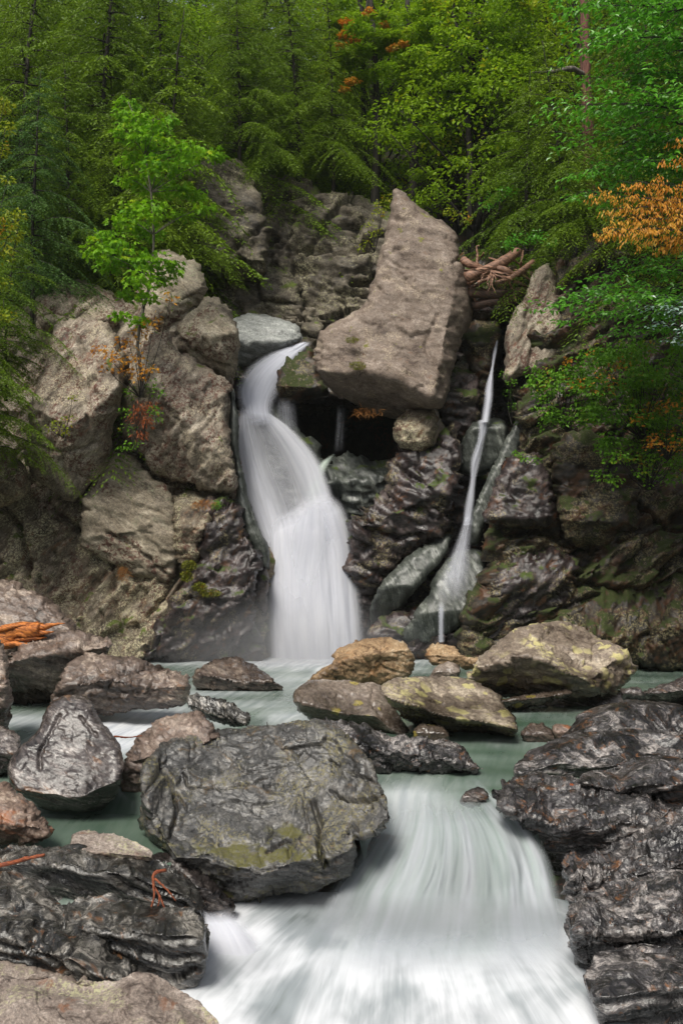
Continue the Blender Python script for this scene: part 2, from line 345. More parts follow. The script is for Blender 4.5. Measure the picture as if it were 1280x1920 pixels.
M['cliff_w'] = rock_mat('wet dark cliff stone', (.004, .003, .003), (.024, .017, .017), (.10, .078, .075), A2, 2.5, sc=1.3, rough=(.2, .5), lichen=.35, lichen_c=(.26, .22, .12), rust=.5, rust_c=(.11, .042, .012), moss=.38, moss_c=(.03, .045, .005), bump=1.0, coat=.12)
M['cliff_r'] = rock_mat('mossy shade-darkened cliff stone', (.004, .003, .0015), (.013, .009, .005), (.058, .042, .026), (-.5, -.2, .7), 2.5, sc=1.2, rough=(.3, .75), lichen=.6, lichen_c=(.22, .19, .10), rust=.75, rust_c=(.075, .030, .010), moss=.68, moss_c=(.018, .026, .003), bump=1.0)  # colours lowered to stand in for shade cast by the trees
M['wedge'] = rock_mat('brown grey wedge boulder stone', (.066, .045, .034), (.155, .118, .092), (.26, .21, .172), (.25, -.1, 1), 1.6, sc=2.0, rough=(.65, .9), lichen=.25, lichen_c=(.40, .33, .24), rust=.3, rust_c=(.15, .075, .04), moss=.12, moss_c=(.09, .09, .015), bump=.7)
M['slab'] = rock_mat('wet blue grey slab', (.012, .014, .012), (.055, .062, .054), (.16, .17, .15), (1, .2, .35), 7, rough=(.28, .55), moss=.25, moss_c=(.03, .045, .005), bump=.6, coat=.08)
M['backwall'] = rock_mat('weathered back wall stone', (.016, .012, .007), (.080, .066, .046), (.18, .155, .115), (.3, 0, 1), 2, rough=(.6, .9), lichen=.5, lichen_c=(.30, .28, .17), moss=.34)
M['palerock'] = rock_mat('pale blue grey worn rock', (.09, .095, .09), (.22, .23, .22), (.36, .37, .35), (.3, .2, 1), 4, rough=(.4, .7), rust=.1, bump=.6)
M['soil'] = rock_mat('forest floor and stone', (.008, .007, .005), (.022, .018, .012), (.05, .04, .025), A1, 1.5, rough=(.8, .95), moss=.35, moss_c=(.02, .035, .006), litter=.4)
M['hemlock'] = leaf_mat('hemlock needles', (.050, .110, .005), (.190, .295, .010), trans=.4, hue_sc=.22)
M['hemlock_b'] = leaf_mat('bluish hemlock needles', (.040, .10, .022), (.11, .21, .035), trans=.4, hue_sc=.4)
M['decid'] = leaf_mat('soft green leaves', (.10, .22, .006), (.31, .46, .010), (.42, .42, .010), trans=.5, hue_sc=.35)
M['maple'] = leaf_mat('bright maple leaves', (.09, .27, .005), (.29, .52, .008), (.38, .50, .010), trans=.45, hue_sc=.8)
M['beech'] = leaf_mat('glossy green leaves', (.04, .19, .008), (.15, .43, .022), None, trans=.45, rough=.35, spec=.5, hue_sc=.7)
M['orange_leaf'] = leaf_mat('orange autumn leaves', (.55, .18, .012), (.62, .36, .04), (.55, .42, .08), trans=.4, hue_sc=1.)
M['rust_leaf'] = leaf_mat('rusty dead leaves', (.22, .045, .012), (.32, .10, .02), trans=.3, hue_sc=1.5)
M['yellow_leaf'] = leaf_mat('yellow green leaves', (.16, .26, .010), (.34, .33, .012), (.40, .20, .012), trans=.45, hue_sc=1.2)
M['white_leaf'] = leaf_mat('pale sheen leaves', (.12, .24, .16), (.34, .46, .40), None, trans=.25, rough=.25, spec=.8, hue_sc=2)
M['shrub'] = leaf_mat('shrub leaves', (.070, .20, .010), (.17, .36, .018), (.30, .16, .015), trans=.4, hue_sc=.9)
M['grass_dry'] = leaf_mat('dry grass', (.30, .12, .035), (.42, .22, .07), None, trans=.3)
M['moss'] = leaf_mat('moss', (.10, .115, .008), (.19, .20, .012), (.23, .13, .012), trans=.25, hue_sc=3)
M['bark'] = bark_mat('dark bark', (.006, .005, .003), (.024, .018, .012))  # near black so the trunks read as shaded gaps in the foliage
M['bark_red'] = bark_mat('reddish bark', (.05, .018, .012), (.16, .065, .045), 5)
M['bark_grey'] = bark_mat('grey bark', (.05, .045, .035), (.17, .15, .12), 7)
M['log'] = wood_mat('bleached driftwood', (.07, .032, .02), (.30, .16, .10))
M['log_d'] = wood_mat('dark rotten wood', (.02, .011, .007), (.10, .05, .03))
M['log_orange'] = wood_mat('orange stripped wood', (.16, .04, .008), (.60, .20, .04), 10)
M['twig'] = wood_mat('red brown twig', (.14, .03, .012), (.34, .09, .03), 20)
M['fall'] = fall_mat('falling white water', tint=(.84, .85, .90), thin=(.52, .54, .63), su=16, sv=.5, base=.62, contrast=(.22, .75))
M['veil'] = fall_mat('thin veil of water', su=22, sv=.5, base=.40, contrast=(.25, .75), tint=(.74, .76, .84), thin=(.5, .52, .6))
M['tongue'] = fall_mat('pale green tongue of water', tint=(.70, .80, .72), thin=(.42, .54, .46), su=18, base=.45)
M['cascade'] = fall_mat('cascade of white water', tint=(.60, .63, .68), thin=(.22, .32, .26), su=10, sv=.4, base=.48, contrast=(.30, .66), warp=.5)
M['water'] = pool_mat('stream water')
def torrent_mat(name):
    b = NB(name); foam = b.attr('foam'); uv = b.n('ShaderNodeUVMap').outputs[0]
    def nz(sx, sy, det, dist, off=0):
        mp = b.n('ShaderNodeMapping'); b.l(uv, mp.inputs['Vector']); mp.inputs['Scale'].default_value = (sx, sy, 1); mp.inputs['Location'].default_value = (off, off * .7, 0); return b.noise(mp.outputs[0], 1.0, det, .6, dist)
    big = nz(.9, .55, 3, .8); mid = nz(3.2, .55, 4, .5, 4); fine = nz(13, .7, 3, .4, 9)
    nn = b.math('ADD', b.math('MULTIPLY', big, .5), b.math('ADD', b.math('MULTIPLY', mid, .33), b.math('MULTIPLY', fine, .17)))
    a = b.math('ADD', foam, b.math('MULTIPLY', b.math('SUBTRACT', nn, .5), 2.3), clamp=True)
    c = b.mix(b.ramp(a, 0., .45), (.04, .06, .05), (.26, .29, .31)); c = b.mix(b.ramp(a, .4, 1.), c, (.66, .68, .72))
    bs = b.n('ShaderNodeBsdfPrincipled'); b.put(bs.inputs['Base Color'], c); bs.inputs['Roughness'].default_value = .6; bs.inputs['Specular IOR Level'].default_value = .3
    b.l(b.bump(nn, .35, .12), bs.inputs['Normal']); b.l(bs.outputs[0], b.out.inputs['Surface']); return b.m
M['torrent'] = torrent_mat('white torrent water')
# ------------------------------------------------------------------ rock builder
def seg_dist(Q, A, B, chunk=4000):
    """distance of every point Q to a set of segments, and the nearest point"""
    d = np.empty(len(Q)); N = np.empty_like(Q); AB = B - A; L = (AB ** 2).sum(1) + 1e-9
    for s in range(0, len(Q), chunk):
        q = Q[s:s + chunk, None]; t = np.clip(((q - A) * AB).sum(2) / L, 0, 1); c = A + t[..., None] * AB
        dd = ((q - c) ** 2).sum(2); k = dd.argmin(1); r = np.arange(len(k)); d[s:s + chunk] = np.sqrt(dd[r, k]); N[s:s + chunk] = c[r, k]
    return d, N

def inside(Q, poly):
    r = np.zeros(len(Q), bool); A = poly; B = np.roll(poly, -1, 0)
    for a, b in zip(A, B):
        m = (a[1] > Q[:, 1]) != (b[1] > Q[:, 1])
        r ^= m & (Q[:, 0] < (b[0] - a[0]) * (Q[:, 1] - a[1]) / ((b[1] - a[1]) or 1e-9) + a[0])
    return r

def strata_h(p, nrm, sp, warp=.5, seed=0, sharp=.82):
    n = np.array(nrm, float); n /= np.linalg.norm(n); s0 = p @ n
    ph = s0 / sp + warp * (fbm((p + np.outer(s0, n) * .8) / (sp * 7) + seed, 2) * 3.2 + .5 * perlin(p / (sp * 1.7)))
    k = np.floor(ph); f = ph - k; h = np.where(f < sharp, f / sharp, (1 - f) / (1 - sharp))
    rnd = np.sin(k * 12.9898 + seed) * 43758.5; rnd = rnd - np.floor(rnd)
    return (h - .5) * (.35 + .9 * rnd)

def rock(name, label, outline, D, mat, ridge=None, st=1.0, sb=.25, T=None, tx=0., r=None, thick=None, step=3.0, amp=1., rough_px=1.5,
         strata=None, facet=1., cracks=(), planes=(), cat='boulder', group=None, kind=None, parent=None, seed=None):
    """A solid rock. The outline (photo pixels) sits at distance D; the face turned to us rises T metres out of it along a ridge line,
    leaning back above it (st) and under it (sb), and a back closes it."""
    seed = seed if seed is not None else (len(name) * 7 + int(outline[0][0]) + int(outline[0][1]) * 3) % 97
    px2m = D / F; poly = np.array(outline, float)
    pts = []
    for a, b in zip(poly, np.roll(poly, -1, 0)):
        n = max(1, int(np.linalg.norm(b - a) / 6)); pts += [a + (b - a) * t / n for t in range(n)]
    pl = np.array(pts)
    for _ in range(2): pl = .25 * np.roll(pl, 1, 0) + .5 * pl + .25 * np.roll(pl, -1, 0)
    z3 = np.column_stack([pl / 22, np.full(len(pl), seed * 1.7)])
    tg = np.roll(pl, -1, 0) - np.roll(pl, 1, 0); nn = np.column_stack([tg[:, 1], -tg[:, 0]]); nn /= np.linalg.norm(nn, axis=1)[:, None] + 1e-9
    pl = pl + nn * (fbm(z3, 3) * rough_px * 1.6)[:, None]
    lo, hi = pl.min(0), pl.max(0); size = math.sqrt((hi - lo).prod()) * px2m
    r = r if r is not None else .16 * size; T = T if T is not None else .3 * size; thick = thick if thick is not None else .6 * size
    gx = np.arange(lo[0] - step, hi[0] + step, step); gy = np.arange(lo[1] - step, hi[1] + step, step)
    X, Y = np.meshgrid(gx, gy); ny, nx = X.shape; G = np.column_stack([X.ravel(), Y.ravel()])
    ins = inside(G, pl).reshape(ny, nx); cell = ins[:-1, :-1] & ins[1:, :-1] & ins[:-1, 1:] & ins[1:, 1:]
    idx = np.arange(ny * nx).reshape(ny, nx); Q = np.stack([idx[:-1, :-1], idx[1:, :-1], idx[1:, 1:], idx[:-1, 1:]], -1)[cell]
    use = np.unique(Q); mp = np.full(ny * nx, -1); mp[use] = np.arange(len(use)); Q = mp[Q]; G = G[use]
    cnt = np.bincount(Q.ravel(), minlength=len(G)); bd = cnt < 4
    dist, near = seg_dist(G, pl, np.roll(pl, -1, 0)); G = np.where(bd[:, None], near, G); dist = np.where(bd, 0, dist)
    x, y = G[:, 0], G[:, 1]; dm = dist * px2m
    if ridge is None: ridge = [(lo[0], (lo[1] * .55 + hi[1] * .45)), (hi[0], (lo[1] * .55 + hi[1] * .45))]
    rd = np.array(ridge, float); ry = np.interp(x, rd[:, 0], rd[:, 1]); xm = (lo[0] + hi[0]) / 2
    ry = ry + fbm(np.column_stack([x / 110, y / 110 + seed, x * 0]), 2) * size / px2m * .04
    dy = (ry - y) * px2m
    Fr = T - st * np.maximum(dy, 0) - sb * np.maximum(-dy, 0) + tx * (x - xm) * px2m
    for (x0, y0, a, b_, f0) in planes: Fr = np.minimum(Fr, f0 + (a * (x - x0) + b_ * (y - y0)) * px2m)
    t = np.clip(dm / r, 0, 1); rnd = 1 - np.sqrt(1 - (1 - t) ** 2)
    Dep = D - Fr + r * .9 * rnd
    t2 = np.clip(dm / (thick * 1.2), 0, 1); bk = thick * np.sqrt(1 - (1 - t2) ** 2)
    V = P3(x, y, Dep); Vb = V.copy(); Vb[:, 1] += bk
    inner = np.where(~bd)[0]; mb = np.arange(len(V)); mb[inner] = len(V) + np.arange(len(inner))
    Qb = mb[Q][:, ::-1]; V = np.vstack([V, Vb[inner]]); QQ = np.vstack([Q, Qb])
    # orientation: front quads are listed top-left, bottom-left, bottom-right: facing the camera
    N = vnormals(V, QQ); p = V + seed * 3.3
    L = size; fine = step * px2m
    d = .030 * L * fbm(p / (.5 * L), 2) * amp
    if facet:
        sn = np.array(strata[0] if strata else (.2, -.15, 1.), float); sn /= np.linalg.norm(sn)
        for c, av, ag, o1 in ((.34, .050, .012, 0), (.15, .024, .006, 40), (.065, .010, .002, 80)):
            c *= L
            if c < fine * 3.5: continue
            pp = p + np.outer(p @ sn, sn) * 1.3; w = pp / c + .45 * np.stack([fbm(pp / (c * 1.1) + o1 + k * 9, 2) for k in range(3)], 1)
            v, g = worley(w); gate = np.clip(perlin(p / (c * 1.5) + o1 + 5) * 3 + .4, 0, 1)
            d += facet * L * (v * av - ag * gate * np.exp(-(g / .07) ** 2))
    sq = np.array(strata[0] if strata else (.2, -.15, 1.), float); sq /= np.linalg.norm(sq); q_ = p + np.outer(p @ sq, sq) * 1.2
    lam = .16 * L; a = .011 * L * amp; o = 0
    while lam > fine * 3 and o < 6:
        d += a * .8 * perlin(q_ / lam + 11 * o); lam *= .5; a *= .62; o += 1
    if strata:
        nrm, sp, sa = strata[:3]; full = np.concatenate([dm, dm[inner]]); sa = sa * np.clip(full / (.7 * r), .15, 1); d += sa * strata_h(p, nrm, sp, seed=seed) + sa * .4 * strata_h(p, nrm, sp * .37, seed=seed + 5)
    for cr in cracks:
        line, wpx, dep = cr; ln = np.array(line, float); ln = resample(ln, max(4, len(ln) * 6)); ln[1:-1] += (np.random.RandomState(seed).rand(len(ln) - 2, 2) - .5) * 5
        cd, _ = seg_dist(G, ln[:-1], ln[1:]); g = dep * np.exp(-(cd / wpx) ** 2); d[:len(G)] -= g
    V = V + N * d[:, None]
    o = place(name, V, QQ, M[mat] if isinstance(mat, str) else mat, parent)
    if parent is None: tag(o, label, None if kind == 'structure' else cat, group, kind)
    return o

# ------------------------------------------------------------------ the ground: stream bed, banks and the wooded hillside
def bed(x, y):
    """height of the ground at (x, y)"""
    low, up = -1.75, -.55
    z = low + (up - low) * np.clip((y - 10.2) / 2.6, 0, 1)
    wl = np.interp(y, [-10, 8, 14, 22, 26], [3.2, 3.6, 7., 7.2, 7.]); side = np.clip((np.abs(x) - wl) / 6, 0, 1); z = z + side ** 1.3 * 9
    # the step of the falls and the hillside above
    y0 = np.interp(x, [-12, -7, -3, 0, 2.6, 3.4, 6, 12], [25, 25, 27, 30, 28, 26, 26, 24]); base = np.interp(x, [-12, -6, -3, 0, 3, 4.5, 7, 12], [7.5, 7.6, 8.6, 10.6, 8.5, 8.0, 9., 9.])
    k = np.clip((y - y0) / 1.5, 0, 1); z2 = base + np.clip(y - y0 - 1, 0, 17) * .80
    z = z * (1 - k) + np.maximum(z2, z) * k
    z = z + np.clip((-y - 8) / 14, 0, 1) * 8          # unseen slope added behind the camera to block low frontal skylight
    far = np.clip((y - 75) / 40, 0, 1); z = z - far * np.clip(y - 75, 0, 500) * .8
    return z
gx = np.concatenate([np.linspace(-160, -22, 14), np.arange(-20, 20.1, .4), np.linspace(22, 160, 14)]); gy = np.concatenate([np.linspace(-60, -6, 10), np.arange(-5, 60, .4), np.linspace(61, 240, 24)])
X, Y = np.meshgrid(gx, gy); x, y = X.ravel(), Y.ravel(); q = np.column_stack([x, y, x * 0])
z = bed(x, y) + .35 * fbm(q / 3, 5) + .8 * fbm(q / 12 + 5, 2) * np.clip((y - 24) / 8, 0, 1)
nx = len(gx); i = np.arange(len(gy) - 1)[:, None] * nx + np.arange(nx - 1)[None]
Qg = np.stack([i, i + 1, i + nx + 1, i + nx], -1).reshape(-1, 4)
tag(place('ground', np.column_stack([x, y, z]), Qg, M['soil']), kind='structure')

# ------------------------------------------------------------------ cliffs
def cliff(name, *a, **k):
    k.setdefault('cat', 'rock outcrop'); k.setdefault('step', 3.6); k.setdefault('thick', 2.2); return rock(name, *a, **k)

# far wall above the basin
cliff('cliff_wall', 'weathered grey back wall of the gorge under the hanging hemlocks', [(330, 330), (420, 290), (520, 330), (600, 350), (700, 370), (760, 400), (800, 470), (800, 720), (560, 760), (430, 740), (380, 640)], 28.4, 'backwall',
      ridge=[(330, 700), (800, 700)], st=.22, T=.6, r=.5, thick=3, facet=1.2, kind='structure', seed=3,
      cracks=[([(385, 497), (430, 480), (480, 455), (520, 440)], 4, .4), ([(540, 470), (560, 540), (570, 610)], 3, .2), ([(640, 380), (600, 440), (575, 480)], 4, .25), ([(660, 535), (700, 535)], 5, .5), ([(470, 580), (540, 560), (640, 590)], 3, .2)])
cliff('rock_outcrop', 'rounded grey outcrop jutting below hemlocks left of the back wall', [(345, 330), (400, 280), (450, 300), (490, 360), (500, 410), (505, 470), (500, 510), (450, 525), (400, 518), (375, 495), (350, 440)], 27.2, 'backwall',
      ridge=[(340, 470), (500, 490)], st=.3, sb=1.2, T=.35, r=.35, thick=3, cracks=[([(380, 500), (430, 470), (500, 420)], 4, .25)], seed=8)
cliff('rock_outcrop', 'dark cracked block low on the back wall behind the bright maple', [(380, 520), (440, 505), (520, 500), (560, 530), (575, 580), (560, 640), (430, 650), (400, 590)], 28.2, 'backwall', ridge=[(380, 560), (575, 560)], st=.4, T=.25, r=.3, seed=9,
      cracks=[([(480, 520), (490, 580)], 3, .2), ([(400, 560), (560, 570)], 3, .2)])
cliff('rock_outcrop', 'pale blue grey worn rock beside the lip of the main falls', [(430, 600), (455, 588), (500, 590), (540, 600), (562, 617), (570, 630), (545, 650), (500, 668), (460, 700), (420, 700)], 25.6, 'palerock',
      ridge=[(430, 640), (570, 640)], st=1., sb=.8, T=.5, r=.3, amp=.6, facet=.5, cracks=[([(455, 640), (500, 625), (560, 625)], 3, .06)], seed=4)
cliff('rock_outcrop', 'dark wet rock under the pale rock beside the falls', [(425, 640), (470, 660), (520, 665), (540, 700), (500, 760), (440, 780), (420, 720)], 25.8, 'cliff_w', T=.3, seed=5)
cliff('rock_outcrop', 'small brown stone wedged between the falls lip and the great boulder', [(560, 610), (590, 598), (610, 608), (600, 640), (575, 632)], 26.2, 'backwall', T=.3, thick=.8, seed=5)

# left side of the gorge
cliff('cliff_left_upper', None, [(20, 620), (80, 560), (200, 560), (280, 560), (330, 560), (400, 600), (440, 640), (440, 760), (440, 980), (300, 1000), (100, 1000), (-40, 960), (-60, 720)], 24.1, 'cliff', ridge=[(0, 960), (440, 960)], st=.12, T=.7, r=.4, amp=.8, facet=.9, kind='structure', seed=28, thick=3, strata=((.8, -.3, -.55), .3, .06))
cliff('rock_outcrop', 'smooth grey shelf rock below the left hemlocks', [(80, 560), (110, 528), (150, 522), (195, 536), (225, 566), (235, 600), (200, 640), (130, 640), (70, 620), (60, 590)], 24.4, 'cliff_s', ridge=[(60, 600), (235, 600)], st=1., T=.7, r=.5,
      cracks=[([(92, 588), (130, 550), (160, 540)], 2.5, .12)], seed=6, facet=.5)
cliff('rock_outcrop', 'grey sloping shoulder rock behind the bright maple', [(270, 500), (300, 462), (335, 472), (375, 500), (392, 530), (385, 560), (340, 610), (320, 650), (270, 640), (255, 560)], 24.2, 'cliff_s', ridge=[(255, 600), (390, 540)], st=.6, T=.6, r=.5, seed=7,
      cracks=[([(300, 545), (345, 560), (385, 540)], 3, .15)])
cliff('rock_outcrop', 'rounded brown grey rock nose overlooking the top of the falls', [(325, 625), (350, 590), (385, 552), (410, 560), (435, 585), (448, 615), (450, 660), (440, 700), (425, 720), (400, 700), (370, 680), (335, 660)], 23.4, 'cliff_s', ridge=[(325, 640), (450, 620)], st=.7, sb=.5, T=.7, r=.45,
      cracks=[([(328, 625), (355, 655), (400, 680), (430, 690)], 3, .18), ([(345, 600), (400, 560)], 3, .1)], strata=((.75, -.3, -.6), .18, .02), seed=12)
cliff('rock_outcrop', 'tall light grey cliff buttress left of the main falls', [(270, 640), (285, 612), (310, 618), (345, 668), (390, 690), (420, 705), (432, 730), (425, 780), (432, 850), (446, 900), (440, 925), (400, 932), (365, 915), (320, 905), (275, 880), (245, 850), (225, 800), (235, 740), (250, 690)], 22.9, 'cliff', ridge=[(225, 700), (300, 740), (380, 820), (446, 880)],
      st=.32, sb=.45, T=.9, tx=-.1, r=.28, amp=.7, facet=.6, seed=13, strata=((.8, -.3, -.55), .22, .035),
      cracks=[([(250, 850), (300, 905), (360, 915)], 4, .2), ([(300, 650), (350, 730), (410, 800)], 2.5, .07), ([(270, 700), (330, 790), (350, 850)], 2.5, .06)])
cliff('rock_outcrop', 'bulging reddish grey cliff rock at the left with dead leaves on it', [(95, 640), (110, 600), (150, 592), (200, 600), (222, 640), (232, 700), (225, 760), (205, 800), (205, 850), (190, 880), (165, 910), (145, 950), (120, 945), (75, 905), (48, 870), (50, 810), (60, 740), (80, 690)], 22.4, 'cliff', ridge=[(48, 760), (130, 800), (232, 720)],
      st=.36, sb=.6, T=.95, r=.32, amp=.7, facet=.6, seed=14, strata=((.75, -.3, -.5), .3, .04), cracks=[([(50, 830), (120, 850), (190, 830)], 3, .1), ([(150, 640), (160, 720), (165, 800)], 3, .1)])
cliff('rock_outcrop', 'grey green cliff face under the bulging left rocks', [(200, 850), (232, 840), (262, 862), (290, 895), (322, 915), (334, 980), (334, 1070), (318, 1100), (260, 1080), (205, 1060), (150, 1030), (150, 960), (175, 900)], 23.0, 'cliff_s', ridge=[(160, 1000), (330, 1000)], st=.2, sb=.25, T=.5, r=.18, seed=15, facet=.6,
      cracks=[([(200, 1000), (260, 1035), (310, 1075)], 3, .12)])
cliff('cliff_left', None, [(-160, 640), (-60, 700), (40, 760), (120, 800), (230, 830), (300, 880), (420, 900), (450, 960), (470, 1030), (500, 1045), (500, 1110), (502, 1190), (500, 1262), (-160, 1290)], 23.6, 'cliff_l', ridge=[(-160, 1240), (500, 1240)], st=.18, sb=.2, T=.9, r=.4, seed=16, step=3.6, kind='structure',
      strata=((-.7, -.3, .65), .5, .10), facet=.8, cracks=[([(330, 920), (335, 1000), (330, 1085), (280, 1160)], 4, .3), ([(215, 1030), (215, 1110), (230, 1170)], 3, .18), ([(0, 940), (40, 1000), (50, 1080)], 5, .35), ([(50, 900), (100, 960), (150, 990)], 6, .4), ([(330, 1085), (400, 1060), (460, 1040)], 3, .15), ([(150, 980), (130, 1050), (90, 1110)], 3, .15)], thick=3)
cliff('rock_outcrop', 'dark overhanging rock at the left edge beneath the hemlock boughs', [(-90, 830), (-20, 830), (40, 860), (50, 900), (45, 935), (10, 950), (-90, 955)], 22.3, 'cliff_l', ridge=[(-90, 900), (50, 900)], st=.5, sb=1.2, T=.6, seed=17)
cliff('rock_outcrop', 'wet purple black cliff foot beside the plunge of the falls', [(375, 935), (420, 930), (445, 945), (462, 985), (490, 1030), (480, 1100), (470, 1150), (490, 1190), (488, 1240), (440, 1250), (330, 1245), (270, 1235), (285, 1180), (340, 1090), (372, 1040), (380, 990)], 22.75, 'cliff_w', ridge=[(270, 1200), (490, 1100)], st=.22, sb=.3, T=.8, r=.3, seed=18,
      cracks=[([(330, 1100), (300, 1170), (290, 1230)], 4, .15), ([(340, 1120), (420, 1130), (480, 1110)], 3, .12)], strata=((-.6, -.3, .8), .25, .06))
cliff('rock_outcrop', 'mottled brown rock above the wet cliff foot left of the falls', [(318, 925), (350, 915), (400, 930), (430, 940), (400, 965), (385, 1000), (372, 1050), (345, 1080), (328, 1040), (325, 980)], 22.75, 'cliff_l', T=.6, r=.25, seed=19)
cliff('rock_outcrop', 'smooth steep blue grey slab along the left edge of the falls', [(428, 730), (438, 720), (446, 770), (450, 850), (462, 930), (490, 1000), (508, 1040), (505, 1075), (480, 1060), (462, 1010), (445, 950), (440, 880), (430, 820)], 23.15, 'slab', ridge=[(428, 1000), (508, 1000)], st=.1, T=.5, r=.15, amp=.5, facet=.2, thick=1.2, seed=20)
cliff('rock_outcrop', 'narrow dark brown pillar of rock touching the left side of the plunge', [(478, 1040), (502, 1032), (505, 1080), (500, 1140), (500, 1170), (478, 1130), (470, 1090)], 22.9, 'cliff_w', T=.4, thick=.8, seed=21)
# behind the water
cliff('rock_outcrop', 'wet grey slab behind the falling water', [(440, 740), (500, 740), (560, 790), (610, 850), (640, 930), (680, 1000), (700, 1240), (480, 1250), (470, 1050), (440, 900)], 24.4, 'slab', ridge=[(440, 1200), (700, 1200)], st=.12, T=.7, r=.5, facet=.6, seed=22, amp=.6, rough_px=.8)
cliff('rock_outcrop', 'dark mossy rock under the lip of the falls beside the black hollow', [(520, 700), (545, 670), (580, 650), (600, 670), (600, 700), (620, 740), (560, 755), (530, 757), (515, 745)], 24.6, 'cliff_r', ridge=[(500, 725), (620, 725)], st=.8, sb=1.5, T=.5, thick=1., seed=23)
cliff('rock_outcrop', 'swirled dark rock basin inside the black hollow', [(605, 880), (625, 855), (660, 845), (700, 870), (730, 860), (740, 900), (720, 960), (690, 1010), (660, 990), (640, 935), (610, 920)], 24.1, 'slab', ridge=[(600, 900), (740, 900)], st=1.2, sb=.3, T=.4, thick=1.2, strata=((.2, -.3, 1), .18, .04), seed=24)
# the hollow's own back wall, deep in shade
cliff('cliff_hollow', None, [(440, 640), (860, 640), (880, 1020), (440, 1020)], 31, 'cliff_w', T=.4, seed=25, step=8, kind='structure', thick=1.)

cliff('rock_outcrop', 'black rock roof of the hollow behind the great wedge boulder', [(520, 690), (600, 650), (700, 640), (840, 640), (860, 740), (780, 775), (690, 775), (600, 752), (540, 752)], 25.3, 'cliff_w', ridge=[(520, 740), (860, 740)], st=.2, sb=1., T=.2, thick=5.5, seed=26)  # roof added to keep daylight out of the hollow
# the great wedge
rock('wedge_boulder', 'huge brown grey boulder shaped like a shark fin leaning over the falls', [(738, 352), (752, 352), (770, 364), (795, 388), (830, 412), (857, 438), (864, 470), (866, 490), (872, 515), (885, 560), (884, 600), (862, 640), (850, 700), (838, 740), (824, 760), (800, 762), (775, 768), (755, 785), (730, 785), (690, 770), (650, 752), (618, 735), (603, 715), (592, 700), (588, 680), (593, 650), (600, 625), (612, 605), (640, 592), (676, 575), (690, 550), (697, 520), (703, 490), (712, 460), (720, 430), (730, 395), (734, 365)],
     24.0, 'wedge', ridge=[(588, 692), (640, 703), (700, 700), (745, 712), (800, 742), (840, 750)], st=.28, sb=2.2, T=1.7, tx=.12, r=.42, thick=2.2, step=2.8, amp=.8, facet=.22, rough_px=1.0, seed=31,
     planes=[(850, 600, -1.2, 0, 1.2)],
     cracks=[([(735, 408), (760, 412)], 3, .08), ([(735, 470), (755, 465)], 3, .09), ([(715, 518), (730, 520)], 3, .08), ([(745, 505), (765, 530)], 2.5, .06), ([(600, 640), (596, 690)], 3, .05), ([(850, 490), (868, 485)], 3, .1), ([(700, 540), (715, 545)], 4, .1), ([(820, 590), (800, 650), (830, 700)], 3, .07)])
# what carries it
cliff('rock_outcrop', 'knobbly tan rock propping up the great wedge boulder', [(735, 790), (770, 765), (810, 762), (822, 790), (815, 830), (790, 850), (750, 845), (735, 820)], 23.2, 'cliff_l', T=.5, thick=1.2, r=.3, seed=32)
cliff('rock_outcrop', 'wet dark purple rock pillar between the hollow and the thin falls', [(722, 860), (745, 830), (800, 835), (850, 790), (870, 830), (858, 900), (850, 960), (835, 1000), (800, 1020), (750, 1060), (720, 1100), (705, 1240), (650, 1245), (650, 1040), (652, 985), (680, 940), (712, 920)], 23.6, 'cliff_w',
      ridge=[(650, 1000), (870, 900)], st=.25, sb=.3, T=.9, tx=.05, r=.35, seed=33, strata=((.5, -.3, .9), .3, .08), cracks=[([(715, 930), (770, 960), (830, 950)], 3, .12), ([(700, 1000), (760, 1010), (800, 1000)], 3, .12)])
cliff('rock_outcrop', 'black rock under the right end of the great wedge boulder', [(810, 740), (845, 700), (880, 650), (900, 700), (900, 770), (895, 800), (870, 850), (830, 800)], 24.2, 'cliff_w', T=.5, seed=34)
cliff('rock_outcrop', 'mossy dark rock in the gully behind the thin falls', [(862, 620), (890, 590), (935, 600), (940, 650), (930, 700), (915, 800), (900, 870), (850, 880), (870, 760), (880, 690)], 24.6, 'cliff_r', ridge=[(860, 640), (940, 640)], st=1.3, sb=.25, T=.6, seed=35)
cliff('cliff_gully', None, [(830, 560), (960, 560), (1000, 700), (980, 900), (930, 1060), (850, 1240), (700, 1240), (780, 1000), (850, 800)], 25.4, 'cliff_w', ridge=[(700, 1200), (1000, 1200)], st=.15, T=.7, seed=36, kind='structure')
cliff('rock_outcrop', 'small wet ledge rock that splits the thin falls', [(862, 830), (885, 790), (925, 783), (950, 790), (955, 840), (930, 880), (890, 895), (860, 890)], 23.9, 'slab', ridge=[(860, 800), (955, 800)], st=2, sb=.2, T=.4, r=.2, thick=1., seed=37, amp=.6, facet=.35, rough_px=.8)
cliff('rock_outcrop', 'long green grey slab slanting up beside the thin falls', [(880, 1010), (885, 960), (905, 910), (930, 865), (960, 800), (988, 755), (996, 770), (985, 820), (960, 880), (930, 940), (905, 990), (890, 1030)], 23.4, 'slab', ridge=[(880, 1000), (996, 1000)], st=.1, T=.4, r=.12, thick=.8, amp=.5, facet=.2, seed=38)
cliff('rock_outcrop', 'smooth wet slab fanning out at the foot of the thin falls', [(800, 1120), (822, 1070), (860, 1030), (900, 1030), (915, 1070), (935, 1120), (925, 1170), (870, 1165), (845, 1190), (790, 1215), (745, 1200), (770, 1160)], 22.7, 'slab', ridge=[(740, 1150), (935, 1140)], st=.7, sb=.5, T=.6, r=.2, thick=1.2, seed=39, strata=((1, .1, .3), .12, .02), amp=.6, facet=.35, rough_px=.8)
